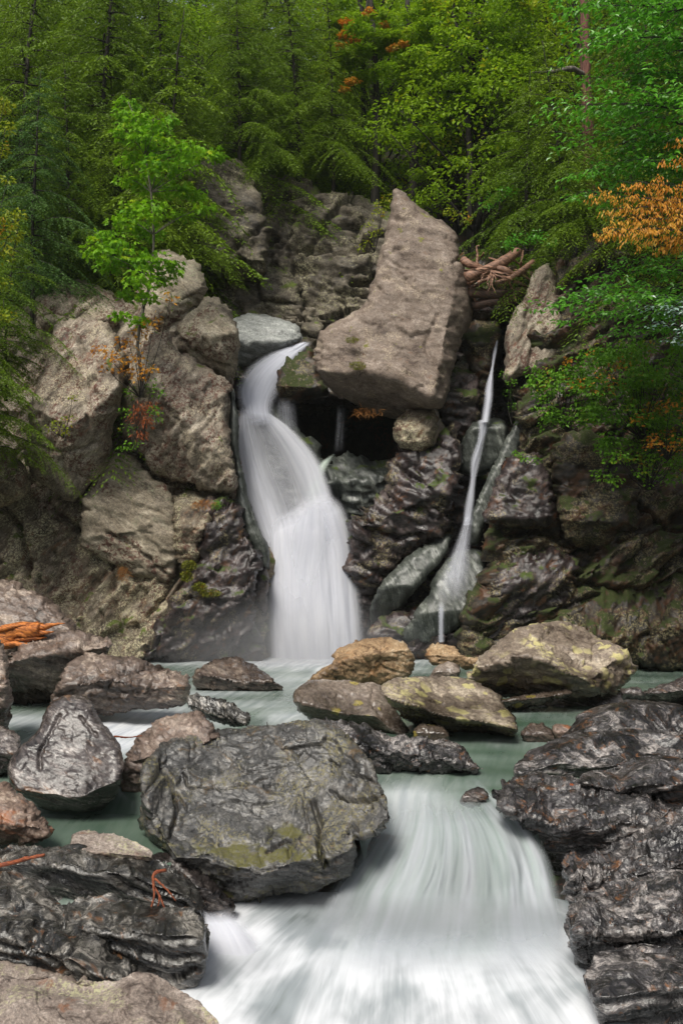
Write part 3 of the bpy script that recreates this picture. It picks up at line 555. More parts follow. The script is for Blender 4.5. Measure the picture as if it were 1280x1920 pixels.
cliff('rock_outcrop', 'grey slanting plate of rock right of the main plunge', [(690, 1140), (710, 1100), (760, 1050), (820, 1005), (850, 1000), (838, 1040), (790, 1090), (745, 1150), (700, 1200)], 22.8, 'slab', ridge=[(690, 1100), (850, 1100)], st=.6, sb=1., T=.4, thick=.9, r=.15, seed=40, amp=.6, facet=.35, rough_px=.8)
cliff('rock_outcrop', 'black wet block at the waterline between the two falls', [(690, 1180), (740, 1140), (800, 1130), (850, 1150), (880, 1190), (900, 1245), (690, 1250)], 22.9, 'cliff_w', T=.5, seed=41)
# right side of the gorge
cliff('rock_outcrop', 'tall pale buttress edge right of the log jam', [(945, 640), (960, 590), (985, 540), (1005, 500), (1030, 490), (1050, 560), (1060, 640), (1030, 700), (1010, 720), (985, 700), (950, 720)], 23.3, 'cliff', ridge=[(940, 700), (1060, 700)], st=.15, T=.6, tx=-.15, r=.3, seed=42, facet=.5, strata=((1, .1, -.45), .3, .05),
      cracks=[([(985, 560), (1000, 640), (990, 700)], 3, .12)])
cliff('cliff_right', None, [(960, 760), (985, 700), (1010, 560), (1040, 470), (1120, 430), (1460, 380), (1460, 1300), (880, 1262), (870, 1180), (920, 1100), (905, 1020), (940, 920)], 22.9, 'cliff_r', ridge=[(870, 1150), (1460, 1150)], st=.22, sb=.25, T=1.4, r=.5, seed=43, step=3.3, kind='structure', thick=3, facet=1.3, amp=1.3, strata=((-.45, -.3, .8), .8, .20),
      cracks=[([(915, 990), (960, 1000), (1020, 995), (1080, 1020)], 6, .4), ([(1060, 850), (1050, 930), (1060, 1000)], 5, .25), ([(1080, 1090), (1180, 1110), (1280, 1080)], 5, .3), ([(1000, 880), (1010, 960)], 4, .2), ([(1040, 1150), (1120, 1120), (1230, 1130)], 5, .3), ([(1150, 930), (1240, 980), (1290, 990)], 5, .3)])
cliff('rock_outcrop', 'reddish black rock brow over the undercut right of the thin falls', [(930, 900), (960, 850), (1010, 840), (1040, 900), (1050, 980), (1000, 1000), (930, 995), (905, 975)], 22.2, 'cliff_w', ridge=[(900, 970), (1050, 970)], st=.3, sb=1.6, T=.7, r=.3, seed=44)
cliff('rock_outcrop', 'lichen spotted bulge midway up the right cliff', [(1035, 830), (1100, 800), (1180, 850), (1200, 950), (1190, 1020), (1120, 1040), (1060, 1010), (1040, 930)], 21.8, 'cliff_r', ridge=[(1035, 980), (1200, 980)], st=.3, sb=1., T=.5, seed=45)
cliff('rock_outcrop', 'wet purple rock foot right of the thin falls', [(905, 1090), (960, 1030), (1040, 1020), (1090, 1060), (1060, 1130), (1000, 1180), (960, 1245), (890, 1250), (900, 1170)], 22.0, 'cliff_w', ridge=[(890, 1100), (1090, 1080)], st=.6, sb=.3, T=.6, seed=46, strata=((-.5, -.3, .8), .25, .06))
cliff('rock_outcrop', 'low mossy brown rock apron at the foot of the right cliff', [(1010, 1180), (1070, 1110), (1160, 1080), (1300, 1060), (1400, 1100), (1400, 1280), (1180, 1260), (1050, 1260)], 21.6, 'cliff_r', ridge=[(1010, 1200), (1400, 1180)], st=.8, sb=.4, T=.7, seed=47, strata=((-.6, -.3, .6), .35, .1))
cliff('rock_outcrop', 'slanting brown plate of rock at the right waterline', [(1190, 1240), (1230, 1180), (1270, 1120), (1310, 1100), (1310, 1260), (1220, 1258)], 20.9, 'cliff_r', T=.4, thick=1., seed=48, strata=((-.8, -.2, -.5), .14, .06))

# ------------------------------------------------------------------ boulders in the stream, back to front
rock('boulder', 'dark angular boulder alone in the pool below the main falls', [(360, 1272), (372, 1252), (400, 1236), (435, 1232), (465, 1242), (500, 1262), (530, 1285), (535, 1300), (470, 1305), (430, 1302), (385, 1298), (362, 1290)], 18.9, 'boulder', ridge=[(360, 1262), (440, 1278), (530, 1280)], st=2.4, sb=.8, T=.35, r=.12, thick=.5, step=2.2)
rock('boulder', 'golden brown boulder in front of the main falls', [(570, 1280), (590, 1265), (620, 1245), (628, 1220), (660, 1205), (700, 1196), (735, 1195), (765, 1208), (778, 1228), (777, 1255), (762, 1275), (720, 1288), (640, 1295), (580, 1295)], 18.2, 'gold', ridge=[(570, 1265), (640, 1240), (700, 1225), (778, 1215)], st=2, sb=.35, T=.5, r=.16, thick=.7, step=2.2, facet=.55,
     cracks=[([(640, 1220), (690, 1240), (695, 1280)], 2.5, .05)])
rock('boulder', 'small brown rock left of the large lichen covered boulder', [(795, 1228), (800, 1212), (822, 1205), (850, 1210), (870, 1228), (900, 1235), (915, 1240), (890, 1255), (850, 1250), (810, 1248)], 18.6, 'gold', st=2, T=.22, r=.08, thick=.4, step=1.8)
rock('boulder', 'small tan stone tucked below the small brown rock', [(800, 1272), (815, 1250), (840, 1238), (860, 1248), (866, 1265), (850, 1280), (815, 1285)], 18.0, 'smooth', T=.15, r=.07, thick=.3, step=1.8, facet=.5)
rock('boulder', 'flat tan stone between the golden boulder and the slab', [(755, 1278), (775, 1266), (800, 1270), (815, 1285), (800, 1295), (765, 1295)], 17.7, 'smooth', T=.1, r=.06, thick=.3, step=1.8, facet=.5)
rock('boulder', 'largest boulder at the right with yellow lichen patches', [(870, 1290), (880, 1258), (915, 1222), (950, 1195), (975, 1178), (1030, 1165), (1060, 1160), (1090, 1170), (1115, 1190), (1150, 1208), (1180, 1232), (1186, 1250), (1175, 1275), (1160, 1300), (1110, 1310), (1075, 1308), (1020, 1306), (970, 1318), (930, 1308), (880, 1292)], 17.2, 'pale', ridge=[(870, 1255), (960, 1228), (1010, 1240), (1070, 1265), (1110, 1278), (1186, 1262)],
     st=2.1, sb=1.1, T=.85, r=.22, thick=1.1, step=2.3, facet=.7, amp=.7, planes=[(1090, 1240, -1.3, 0, .95)], cracks=[([(960, 1200), (1010, 1225), (1040, 1215)], 2.5, .03)], seed=5)
rock('boulder', 'thin flat slab of stone under the largest right boulder', [(845, 1318), (900, 1312), (960, 1312), (1010, 1300), (1075, 1294), (1070, 1306), (1030, 1320), (960, 1332), (870, 1336)], 16.7, 'smooth', ridge=[(845, 1326), (1075, 1300)], st=1.5, sb=2, T=.25, r=.06, thick=.8, step=2)
rock('boulder', 'added dark rock standing in for the shade beneath the largest right boulder', [(890, 1330), (960, 1322), (1080, 1300), (1170, 1290), (1180, 1330), (1100, 1362), (960, 1372), (900, 1365)], 17.3, 'boulder_wet', T=.1, sb=.2, thick=.8, step=3)  # dark stone put where there is only a shadowed void
rock('boulder', 'rounded brown boulder with yellow lichen leaning on the flat slab', [(550, 1300), (556, 1285), (580, 1277), (640, 1277), (690, 1280), (705, 1278), (722, 1300), (745, 1335), (766, 1372), (768, 1386), (740, 1390), (690, 1378), (640, 1372), (595, 1362), (565, 1340), (552, 1320)], 15.6, 'smooth', ridge=[(550, 1315), (640, 1335), (700, 1345), (768, 1385)], st=1.4, sb=1.3, T=.45, r=.16, thick=.7, step=2.1, facet=.35, amp=.5,
     cracks=[([(700, 1290), (700, 1320), (735, 1365)], 3, .04)])
rock('boulder', 'broad flat topped slab boulder with a black undercut', [(710, 1290), (740, 1278), (800, 1272), (860, 1270), (895, 1278), (930, 1300), (955, 1335), (974, 1365), (960, 1385), (900, 1400), (830, 1395), (780, 1370), (745, 1335), (720, 1308)], 15.2, 'pale', ridge=[(710, 1302), (760, 1318), (830, 1342), (880, 1350), (974, 1368)], st=2.6, sb=4.5, T=.75, r=.06, thick=.8, step=2.1, facet=.5, strata=((.1, -.1, 1), .2, .02),
     cracks=[([(780, 1290), (850, 1320), (940, 1330)], 2, .03)], seed=9)
rock('boulder', 'small pointed brown stone in front of the flat slab', [(768, 1385), (778, 1365), (792, 1352), (802, 1360), (830, 1358), (842, 1375), (845, 1392), (830, 1398), (790, 1398)], 14.7, 'smooth', T=.2, r=.07, thick=.3, step=1.8, facet=.7)
rock('boulder', 'wet grey stone beside the layered right bank', [(975, 1372), (990, 1360), (1015, 1355), (1040, 1372), (1045, 1392), (1020, 1402), (985, 1398)], 14.9, 'boulder', T=.2, r=.08, thick=.35, step=1.8)
rock('boulder', 'reddish brown stone beside the layered right bank', [(1030, 1362), (1050, 1356), (1072, 1360), (1080, 1380), (1060, 1395), (1040, 1385)], 14.8, 'orange', T=.15, r=.06, thick=.3, step=1.8)
rock('boulder', 'long dark wet ledge at the left of the cascade lip', [(600, 1352), (640, 1355), (690, 1368), (740, 1385), (800, 1388), (850, 1392), (880, 1408), (895, 1430), (910, 1445), (870, 1452), (800, 1450), (720, 1452), (660, 1430), (610, 1390)], 13.6, 'ledge', ridge=[(600, 1380), (740, 1410), (910, 1440)], st=1.4, sb=.6, T=.4, r=.1, thick=.8, step=2.2, strata=((.35, -.3, .9), .10, .035), facet=1.2)
rock('boulder', 'small dark rock breaking the water at the cascade lip', [(858, 1508), (868, 1490), (890, 1476), (912, 1478), (920, 1492), (905, 1510), (880, 1518)], 12.2, 'boulder_wet', T=.15, st=1.5, r=.06, thick=.3, step=1.8)
# left group
rock('boulder', 'large grey brown boulder at the left edge behind the orange log', [(-80, 1100), (-20, 1085), (25, 1088), (75, 1112), (110, 1142), (135, 1180), (130, 1230), (60, 1260), (-80, 1290)], 18.4, 'boulder', ridge=[(-80, 1180), (135, 1190)], st=.9, sb=.4, T=.6, r=.25, thick=1.2, step=2.6, amp=.7)
rock('boulder', 'flat topped purple grey boulder with a black underside below the log', [(5, 1245), (35, 1208), (75, 1188), (125, 1178), (170, 1188), (208, 1200), (212, 1214), (190, 1232), (150, 1250), (125, 1290), (90, 1330), (20, 1340), (0, 1310)], 16.9, 'boulder', ridge=[(0, 1240), (80, 1228), (150, 1220), (212, 1212)], st=2., sb=1.5, T=.6, r=.08, thick=1., step=2.3, strata=((-.2, -.2, 1), .2, .04))
rock('boulder', 'long rugged brown black boulder left of the pool outlet', [(95, 1310), (110, 1275), (125, 1240), (160, 1226), (200, 1233), (270, 1240), (310, 1250), (345, 1270), (354, 1292), (345, 1318), (280, 1332), (190, 1345), (120, 1345), (95, 1335)], 16.0, 'boulder', ridge=[(95, 1285), (200, 1280), (280, 1285), (354, 1285)], st=1.5, sb=.6, T=.5, r=.14, thick=.9, step=2.2, facet=.8, strata=((-.3, -.2, 1), .16, .04),
     cracks=[([(200, 1290), (230, 1260), (300, 1250)], 3, .06)])
rock('boulder', 'pair of slanting dark layered slates standing in the current', [(345, 1305), (365, 1302), (400, 1308), (440, 1322), (468, 1345), (468, 1360), (440, 1364), (410, 1358), (380, 1345), (352, 1325)], 14.6, 'ledge_l', ridge=[(345, 1318), (468, 1355)], st=1.2, sb=.8, T=.25, r=.05, thick=.4, step=1.6, strata=((.45, -.2, .9), .075, .09), facet=.6)
rock('boulder', 'brown rounded boulder behind the great dark boulder', [(235, 1420), (250, 1390), (280, 1362), (320, 1340), (355, 1333), (385, 1342), (402, 1360), (400, 1400), (330, 1440), (300, 1540), (240, 1545), (220, 1500)], 13.0, 'brown', ridge=[(230, 1430), (400, 1390)], st=1.2, sb=.5, T=.4, r=.2, thick=.8, step=2.1, amp=.8)
M['b3'] = M['boulder_wet']
rock('boulder', 'upright pale topped boulder standing at the left of the stream', [(95, 1318), (115, 1306), (145, 1306), (165, 1315), (182, 1345), (200, 1370), (222, 1400), (232, 1440), (222, 1490), (190, 1520), (140, 1522), (90, 1520), (40, 1495), (12, 1465), (15, 1430), (40, 1395), (70, 1370), (82, 1340)], 12.6, 'boulder_wet', ridge=[(12, 1478), (80, 1495), (160, 1492), (232, 1462)], st=.7, sb=1.0, T=.6, r=.16, thick=.8, step=2.0, facet=.2, amp=.6, seed=2,
     cracks=[([(110, 1340), (80, 1400), (75, 1440)], 3, .05), ([(150, 1345), (180, 1380)], 2.5, .04)])
rock('boulder', 'orange brown boulder cut by the left edge', [(-60, 1480), (0, 1472), (30, 1488), (60, 1515), (85, 1548), (95, 1570), (70, 1582), (0, 1582), (-60, 1590)], 11.3, 'orange', ridge=[(-60, 1530), (95, 1555)], st=1., sb=.7, T=.4, r=.14, thick=.8, step=2.0)
rock('boulder', 'thin grey rock sliver at the left edge', [(-80, 1190), (0, 1196), (8, 1230), (14, 1300), (16, 1350), (8, 1390), (-20, 1400), (-80, 1400)], 14.4, 'boulder', T=.4, r=.15, thick=.8, step=2.4)
rock('boulder', 'grey stone low at the left edge behind the upright boulder', [(-60, 1370), (0, 1362), (30, 1380), (38, 1410), (25, 1440), (0, 1460), (-60, 1470)], 13.2, 'boulder_wet', T=.3, r=.12, thick=.6, step=2.2)
rock('boulder', 'small dark stone between the left boulders at the waterline', [(95, 1340), (130, 1325), (170, 1330), (180, 1345), (120, 1352)], 15.5, 'boulder_wet', T=.1, r=.05, thick=.3, step=2)
# the great dark boulder
rock('boulder', 'great dark slate boulder in the middle of the stream with a mossy yellow lower rim', [(262, 1480), (270, 1435), (300, 1402), (350, 1380), (400, 1368), (470, 1358), (520, 1352), (560, 1348), (600, 1355), (635, 1375), (665, 1400), (690, 1425), (705, 1455), (722, 1490), (732, 1515), (733, 1540), (715, 1556), (690, 1568), (668, 1580), (665, 1610), (650, 1640), (620, 1658), (590, 1674), (540, 1678), (480, 1698), (430, 1705), (390, 1690), (355, 1665), (320, 1630), (303, 1600), (270, 1570), (256, 1530)],
     12.3, 'big', ridge=[(256, 1545), (310, 1600), (380, 1612), (450, 1632), (540, 1625), (620, 1608), (660, 1590), (733, 1535)], st=1.15, sb=1.0, T=1.35, r=.12, thick=1.0, step=1.9, facet=.45, amp=.35, rough_px=2.2, seed=51,
     planes=[(320, 1560, 1.9, -.3, 1.3)], strata=((.1, -.35, 1), .16, .035),
     cracks=[([(345, 1450), (360, 1475), (430, 1478), (500, 1462)], 2.2, .10), ([(585, 1500), (598, 1540), (596, 1580), (610, 1625)], 4, .16), ([(570, 1510), (580, 1560)], 2.5, .08), ([(620, 1480), (660, 1500), (720, 1490)], 3, .12), ([(655, 1450), (700, 1465)], 2.5, .09), ([(440, 1440), (490, 1450), (560, 1436)], 2., .06), ([(450, 1455), (500, 1440)], 2., .06), ([(530, 1405), (600, 1400), (610, 1388)], 2.4, .08),
             ([(500, 1592), (540, 1570), (560, 1575)], 2.4, .10), ([(668, 1580), (672, 1540), (690, 1510)], 4, .16), ([(300, 1430), (330, 1500), (320, 1560)], 3, .12), ([(320, 1470), (345, 1500), (350, 1510)], 2.2, .08), ([(540, 1600), (545, 1570), (575, 1550)], 2.2, .08), ([(300, 1600), (340, 1620), (400, 1612), (450, 1632), (540, 1628)], 2.2, .07), ([(640, 1440), (620, 1430)], 2, .07), ([(400, 1510), (450, 1505)], 2, .05)])
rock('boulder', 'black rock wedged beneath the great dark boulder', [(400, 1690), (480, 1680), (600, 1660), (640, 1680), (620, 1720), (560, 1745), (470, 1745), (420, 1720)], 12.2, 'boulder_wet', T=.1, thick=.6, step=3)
rock('boulder', 'flat streaked grey brown stone in the shallow water left of the great boulder', [(128, 1585), (135, 1565), (160, 1560), (200, 1568), (245, 1580), (275, 1595), (290, 1612), (260, 1622), (200, 1628), (140, 1615)], 11.0, 'pink', ridge=[(128, 1590), (290, 1608)], st=2., sb=1., T=.25, r=.06, thick=.5, step=1.9, strata=((.2, -.4, 1), .06, .02), facet=.5)
rock('boulder', 'added dark rock standing in for the shadow under the left end of the great dark boulder', [(285, 1612), (330, 1598), (380, 1650), (440, 1700), (430, 1745), (380, 1745), (330, 1700), (295, 1660)], 11.0, 'boulder_wet', T=.2, thick=.7, r=.1, step=2.4)  # dark stone added in place of the boulder's own shadow
# left bank ledges, back to front
lst = ((.42, -.2, .85), .20, .10)
def ledge(label, outline, D, mat='ledge', **k):
    k.setdefault('step', 2.0); k.setdefault('thick', 1.3); k.setdefault('r', .10); k.setdefault('strata', ((.5, -.25, .85), .11, .05)); k.setdefault('facet', .12); k.setdefault('amp', .45)
    return rock('rock_ledge', label, outline, D, mat, cat='rock ledge', **k)
ledge('dark wet ledge with a tiny trickle, uppermost of the left bank ledges', [(-60, 1610), (0, 1600), (60, 1602), (130, 1600), (200, 1612), (280, 1628), (330, 1655), (370, 1690), (385, 1720), (350, 1760), (280, 1760), (180, 1720), (100, 1705), (0, 1680), (-60, 1680)], 10.9, 'ledge_l', ridge=[(-60, 1618), (130, 1622), (260, 1648), (385, 1700)], st=2.0, sb=.45, T=.5, r=.07, strata=((.42, -.2, .85), .20, .07))
ledge('blue black layered ledge beside the small left cascade', [(90, 1715), (180, 1705), (280, 1712), (350, 1725), (380, 1760), (388, 1800), (375, 1845), (345, 1885), (260, 1885), (180, 1850), (110, 1800)], 9.75, 'ledge_l', ridge=[(90, 1740), (240, 1745), (388, 1760)], st=1.8, sb=.45, T=.45, strata=lst)
ledge('long sloping layered ledge running down the left bank', [(-60, 1655), (0, 1650), (50, 1675), (95, 1710), (130, 1760), (190, 1800), (235, 1830), (260, 1880), (180, 1900), (60, 1860), (-60, 1800)], 9.2, 'ledge_l', ridge=[(-60, 1740), (260, 1850)], st=1.2, sb=.5, T=.4, strata=((.55, -.15, .8), .14, .09))
rock('boulder', 'pale pink grey flat rock cut by the lower left edge', [(-60, 1765), (0, 1760), (40, 1785), (90, 1815), (150, 1842), (160, 1870), (60, 1890), (-60, 1880)], 8.9, 'pink', ridge=[(-60, 1830), (160, 1860)], st=1.5, T=.3, r=.12, thick=.8, step=2.2, facet=.4, amp=.6)
rock('boulder', 'pinkish grey rough boulder in the bottom left corner', [(-80, 1860), (0, 1850), (60, 1842), (130, 1862), (190, 1862), (240, 1842), (290, 1850), (330, 1880), (370, 1905), (400, 1935), (430, 2010), (-80, 2010)], 8.2, 'pink', ridge=[(-80, 1930), (430, 1960)], st=1.1, sb=.5, T=.5, r=.25, thick=1.0, step=2.4, facet=.4, amp=.8)
# right bank ledges
rst = ((-.22, -.28, .93), .26, .12)
rock('rock_ledge', 'thin dark slab edge above black shade at the right edge', [(1165, 1290), (1200, 1300), (1240, 1290), (1300, 1268), (1380, 1260), (1380, 1345), (1260, 1352), (1180, 1340)], 16.6, 'boulder_wet', ridge=[(1165, 1298), (1240, 1302), (1380, 1278)], st=2.5, sb=3, T=.3, r=.05, thick=1., step=2.6, cat='rock ledge')
ledge('grey humped layered ledge at the top of the right bank', [(1050, 1400), (1090, 1345), (1130, 1325), (1190, 1315), (1250, 1318), (1340, 1330), (1340, 1440), (1200, 1440), (1100, 1450), (1040, 1430)], 14.6, 'ledge', ridge=[(1040, 1400), (1140, 1375), (1340, 1400)], st=1.8, sb=.7, T=.6, r=.2, strata=rst)
ledge('low wavy ledge reaching left into the stream from the right bank', [(960, 1452), (985, 1425), (1030, 1395), (1090, 1378), (1160, 1370), (1240, 1375), (1340, 1385), (1340, 1530), (1150, 1520), (1040, 1500), (980, 1475)], 13.6, 'ledge', ridge=[(960, 1445), (1060, 1435), (1340, 1440)], st=2.0, sb=.8, T=.5, r=.12, strata=rst)
ledge('overhanging curved ledge with a black hollow at the right', [(1085, 1470), (1100, 1455), (1150, 1458), (1200, 1432), (1250, 1420), (1340, 1425), (1340, 1600), (1280, 1590), (1200, 1560), (1130, 1510)], 12.4, 'ledge', ridge=[(1085, 1468), (1160, 1482), (1220, 1468), (1340, 1480)], st=1.8, sb=1.6, T=.5, r=.1, strata=rst)
ledge('broad purple grey wet slab beside the cascade', [(930, 1510), (945, 1475), (1010, 1455), (1080, 1462), (1150, 1480), (1230, 1505), (1290, 1520), (1340, 1530), (1340, 1690), (1200, 1690), (1085, 1690), (1050, 1640), (1015, 1575), (960, 1540)], 11.9, 'ledge', ridge=[(945, 1515), (1040, 1545), (1120, 1555), (1200, 1545), (1340, 1590)], st=1.7, sb=1.2, T=.6, r=.14, facet=.8, strata=((-.25, -.2, .95), .3, .08), seed=66)
ledge('rough orange brown ledge at the right edge', [(1055, 1645), (1085, 1615), (1150, 1600), (1190, 1572), (1230, 1562), (1260, 1535), (1340, 1525), (1340, 1770), (1200, 1760), (1110, 1740), (1070, 1695)], 10.9, 'ledge', ridge=[(1055, 1650), (1160, 1650), (1340, 1610)], st=1.3, sb=.9, T=.5, r=.12, facet=1.4, strata=((-.25, -.2, .95), .14, .08))
ledge('thick blocky ledge jutting over the lower pool at the right', [(1068, 1770), (1075, 1720), (1100, 1695), (1170, 1668), (1240, 1655), (1340, 1645), (1340, 1880), (1240, 1860), (1160, 1845), (1120, 1845), (1085, 1815)], 9.95, 'ledge', ridge=[(1068, 1745), (1140, 1752), (1340, 1745)], st=1.5, sb=1.3, T=.5, r=.1, facet=.9, strata=rst)
ledge('dark wet ledge in the bottom right corner', [(1105, 1850), (1130, 1810), (1180, 1800), (1260, 1802), (1340, 1810), (1340, 2000), (1140, 2000), (1120, 1920)], 9.2, 'ledge', ridge=[(1105, 1870), (1340, 1850)], st=1.2, sb=.8, T=.5, r=.15, strata=rst)
# ------------------------------------------------------------------ water
def grid_quads(nr, nc):
    i = np.arange(nr - 1)[:, None] * nc + np.arange(nc - 1)[None]
    return np.stack([i, i + nc, i + nc + 1, i + 1], -1).reshape(-1, 4)

def strip(name, Lp, Rp, parent, mat, nu=70, nv=110, bulge=.15, edge=.16, dens=1., top=.0, end=.0, fold=.03, seed=0, off=0., dfn=None, flat=0.):
    """a sheet of falling water between two edge lines (photo x, photo y, distance)"""
    L = resample(Lp, nv); R = resample(Rp, nv); u = np.linspace(0, 1, nu)[None, :, None]
    P = L[:, None] * (1 - u) + R[:, None] * u
    V = P3(P[..., 0], P[..., 1], P[..., 2] + off); U = np.repeat(np.linspace(0, 1, nu)[None], nv, 0); Vv = np.repeat(np.linspace(0, 1, nv)[:, None], nu, 1)
    V[..., 1] -= bulge * np.sin(np.pi * U) ** .8 * (1 - flat * Vv ** 4)
    wid = np.linalg.norm(V[:, 0] - V[:, -1], axis=1).mean(); ln = np.linalg.norm(np.diff(V[:, nu // 2], axis=0), axis=1).sum()
    q = np.stack([U.ravel() * wid * 5 + seed, Vv.ravel() * ln * .5, np.full(U.size, seed * 1.3)], 1)
    V = V.reshape(-1, 3); V[:, 1] -= fold * 2 * fbm(q, 3)
    e = np.clip(np.minimum(U, 1 - U) / edge, 0, 1) if edge else np.ones_like(U); e = e * e * (3 - 2 * e)
    d = dens * e
    if top: d = d * np.clip(Vv / top, 0, 1)
    if end: d = d * np.clip((1 - Vv) / end, 0, 1)
    if dfn is not None: d = d * dfn(U, Vv)
    uv = np.stack([U.ravel() * wid + seed * .37, Vv.ravel() * ln], 1)
    return place(name, V, grid_quads(nv, nu), M[mat], parent, attrs={'dens': np.clip(d, 0, 1).ravel()}, uv=uv)

g = lambda c, w: (lambda U, V: np.exp(-((U - c) / w) ** 2))
fall = empty('waterfall', (-1.0, 23.3, 0), 'tall white main waterfall plunging between the left cliff and the hollow', 'waterfall')
for k, off in ((0, 0), (1, .10)):
    strip('upper_veil', [(568, 640, 25.4), (512, 656, 25.2), (464, 684, 24.8), (438, 722, 24.4), (446, 765, 24.0), (458, 800, 23.7)], [(588, 642, 25.4), (568, 668, 25.2), (548, 700, 24.8), (530, 735, 24.4), (516, 765, 24.0), (520, 800, 23.8)], fall, 'veil', bulge=.1, edge=.3, dens=.85, top=.05, end=.12, fold=.015, seed=1 + k, off=off,
          dfn=lambda U, V: (.45 + .55 * np.sin(np.clip(U, 0, 1) * np.pi)) * np.where(V < .25, 1.1, 1))
    strip('middle_sheet', [(447, 762, 24.05), (438, 830, 23.9), (446, 905, 23.8), (472, 985, 23.65), (500, 1060, 23.5), (505, 1130, 23.3)], [(498, 768, 24.05), (548, 802, 23.95), (594, 850, 23.85), (618, 900, 23.7), (632, 960, 23.5), (640, 1060, 23.3)], fall, 'fall', nu=120, nv=150, bulge=.16, edge=.10, fold=.015, dens=1.0, top=.05, end=.2, seed=4 + k, off=off,
          dfn=lambda U, V: .22 + .62 * np.exp(-((U - .18) / .20) ** 2) + .50 * np.exp(-((U - .86) / .20) ** 2) + .6 * np.clip(V - .5, 0, 1))
    strip('plunge', [(500, 975, 23.6), (498, 1040, 23.4), (495, 1110, 23.25), (496, 1170, 23.15), (500, 1236, 23.0)], [(618, 918, 23.6), (648, 950, 23.5), (668, 1020, 23.35), (680, 1110, 23.2), (690, 1234, 23.0)], fall, 'fall', nu=110, bulge=.35, edge=.14, dens=1.12, top=.14, fold=.012, seed=10 + k, off=off, dfn=lambda U, V: np.where(U > .62, 1 - (U - .62) * 1.05, 1))
    strip('plunge_crown', [(505, 1060, 23.3), (520, 990, 23.35), (545, 950, 23.4), (570, 925, 23.45)][::-1] + [(500, 1150, 23.0)], [(600, 918, 23.45), (628, 940, 23.4), (645, 1000, 23.25), (640, 1080, 23.1), (625, 1180, 22.95)], fall, 'fall', bulge=.2, edge=.5, dens=.75, top=.35, end=.6, fold=.008, seed=13 + k, off=off - .1)
strip('green_tongue', [(622, 850, 24.3), (592, 872, 24.1), (570, 905, 23.8), (562, 950, 23.5)], [(634, 852, 24.3), (618, 872, 24.1), (610, 900, 23.8), (612, 950, 23.5)], fall, 'tongue', nu=30, nv=50, bulge=.06, edge=.45, dens=.8, end=.4, top=.2, fold=.01, seed=19)
strip('hollow_drip', [(512, 745, 24.5), (512, 780, 24.5), (515, 810, 24.5)], [(560, 745, 24.5), (562, 790, 24.5), (566, 815, 24.5)], fall, 'veil', nu=30, nv=30, edge=.4, dens=.42, top=.3, end=.2, seed=21)
strip('hollow_drip', [(630, 760, 24.4), (628, 800, 24.4), (622, 850, 24.4)], [(652, 760, 24.4), (650, 800, 24.4), (648, 850, 24.4)], fall, 'veil', nu=20, nv=30, edge=.4, dens=.25, top=.2, end=.3, seed=23)
strip('lip_spout', [(562, 634, 25.9), (556, 650, 25.8)], [(570, 632, 25.9), (566, 652, 25.8)], fall, 'veil', nu=12, nv=20, edge=.4, dens=.7, seed=25)

thin = empty('waterfall', (3.0, 23.2, 0), 'thin stepped waterfall running down the dark gully on the right', 'waterfall')
for k, off in ((0, 0), (1, .05)):
    strip('upper_thread', [(928, 636, 24.1), (922, 662, 24.0), (919, 690, 23.9), (908, 725, 23.7), (905, 752, 23.55), (899, 792, 23.4)], [(935, 636, 24.1), (932, 662, 24.0), (926, 690, 23.9), (926, 725, 23.7), (925, 752, 23.55), (919, 792, 23.4)], thin, 'veil', nu=24, nv=60, bulge=.04, edge=.45, dens=.85, top=.03, fold=.03, seed=30 + k, off=off)
    strip('middle_thread', [(893, 788, 23.5), (894, 820, 23.4), (880, 862, 23.3), (879, 900, 23.2), (868, 950, 23.1), (866, 985, 23.0)], [(920, 788, 23.5), (911, 820, 23.4), (903, 862, 23.3), (894, 900, 23.2), (890, 950, 23.1), (884, 985, 23.0)], thin, 'veil', nu=30, nv=60, bulge=.04, edge=.45, dens=.72, fold=.04, seed=33 + k, off=off)
    strip('lower_fan', [(870, 965, 23.0), (850, 1020, 22.7), (820, 1080, 22.2), (800, 1130, 22.0)], [(890, 965, 23.0), (884, 1020, 22.7), (885, 1080, 22.2), (880, 1130, 22.0)], thin, 'veil', nu=50, nv=50, bulge=.04, edge=.45, dens=.42, top=.05, end=.3, fold=.01, seed=36 + k, off=off)
    strip('foot_thread', [(818, 1125, 22.0), (820, 1160, 21.9), (820, 1204, 21.9)], [(838, 1125, 22.0), (834, 1160, 21.9), (834, 1204, 21.9)], thin, 'veil', nu=20, nv=40, bulge=.03, edge=.45, top=.25, dens=.6, fold=.01, seed=39 + k, off=off)

# upper pool
def patch(name, x0, x1, y0, y1, step, zfn, ffn, flow=(0, 1), mat='water'):
    gx = np.arange(x0, x1 + step, step); gy = np.arange(y0, y1 + step, step); X, Y = np.meshgrid(gx, gy); x, y = X.ravel(), Y.ravel()
    z = zfn(x, y); f = np.clip(ffn(x, y), 0, 1); fx, fy = flow; uv = np.stack([x * fy - y * fx, x * fx + y * fy], 1)
    if mat == 'torrent': uv = np.stack([np.arctan2(x - .85, 14.5 - y) * 5, np.hypot(x - .85, 14.5 - y)], 1)     # the current fans out from the chute
    i = np.arange(len(gy) - 1)[:, None] * len(gx) + np.arange(len(gx) - 1)[None]
    Q = np.stack([i, i + 1, i + len(gx) + 1, i + len(gx)], -1).reshape(-1, 4)
    o = place(name, np.column_stack([x, y, z]), Q, M[mat], attrs={'foam': f}, uv=uv); return o
def W(px, py, z=0.): D = F * (H - z) / (py - HY); return ((px - 640) / F * D, D)
def blob(x, y, px, py, rx, ry, z=0., a=1.):
    cx, cy = W(px, py, z); return a * np.exp(-((x - cx) / rx) ** 2 - ((y - cy) / ry) ** 2)
def ramp01(t): t = np.clip(t, 0, 1); return t * t * (3 - 2 * t)
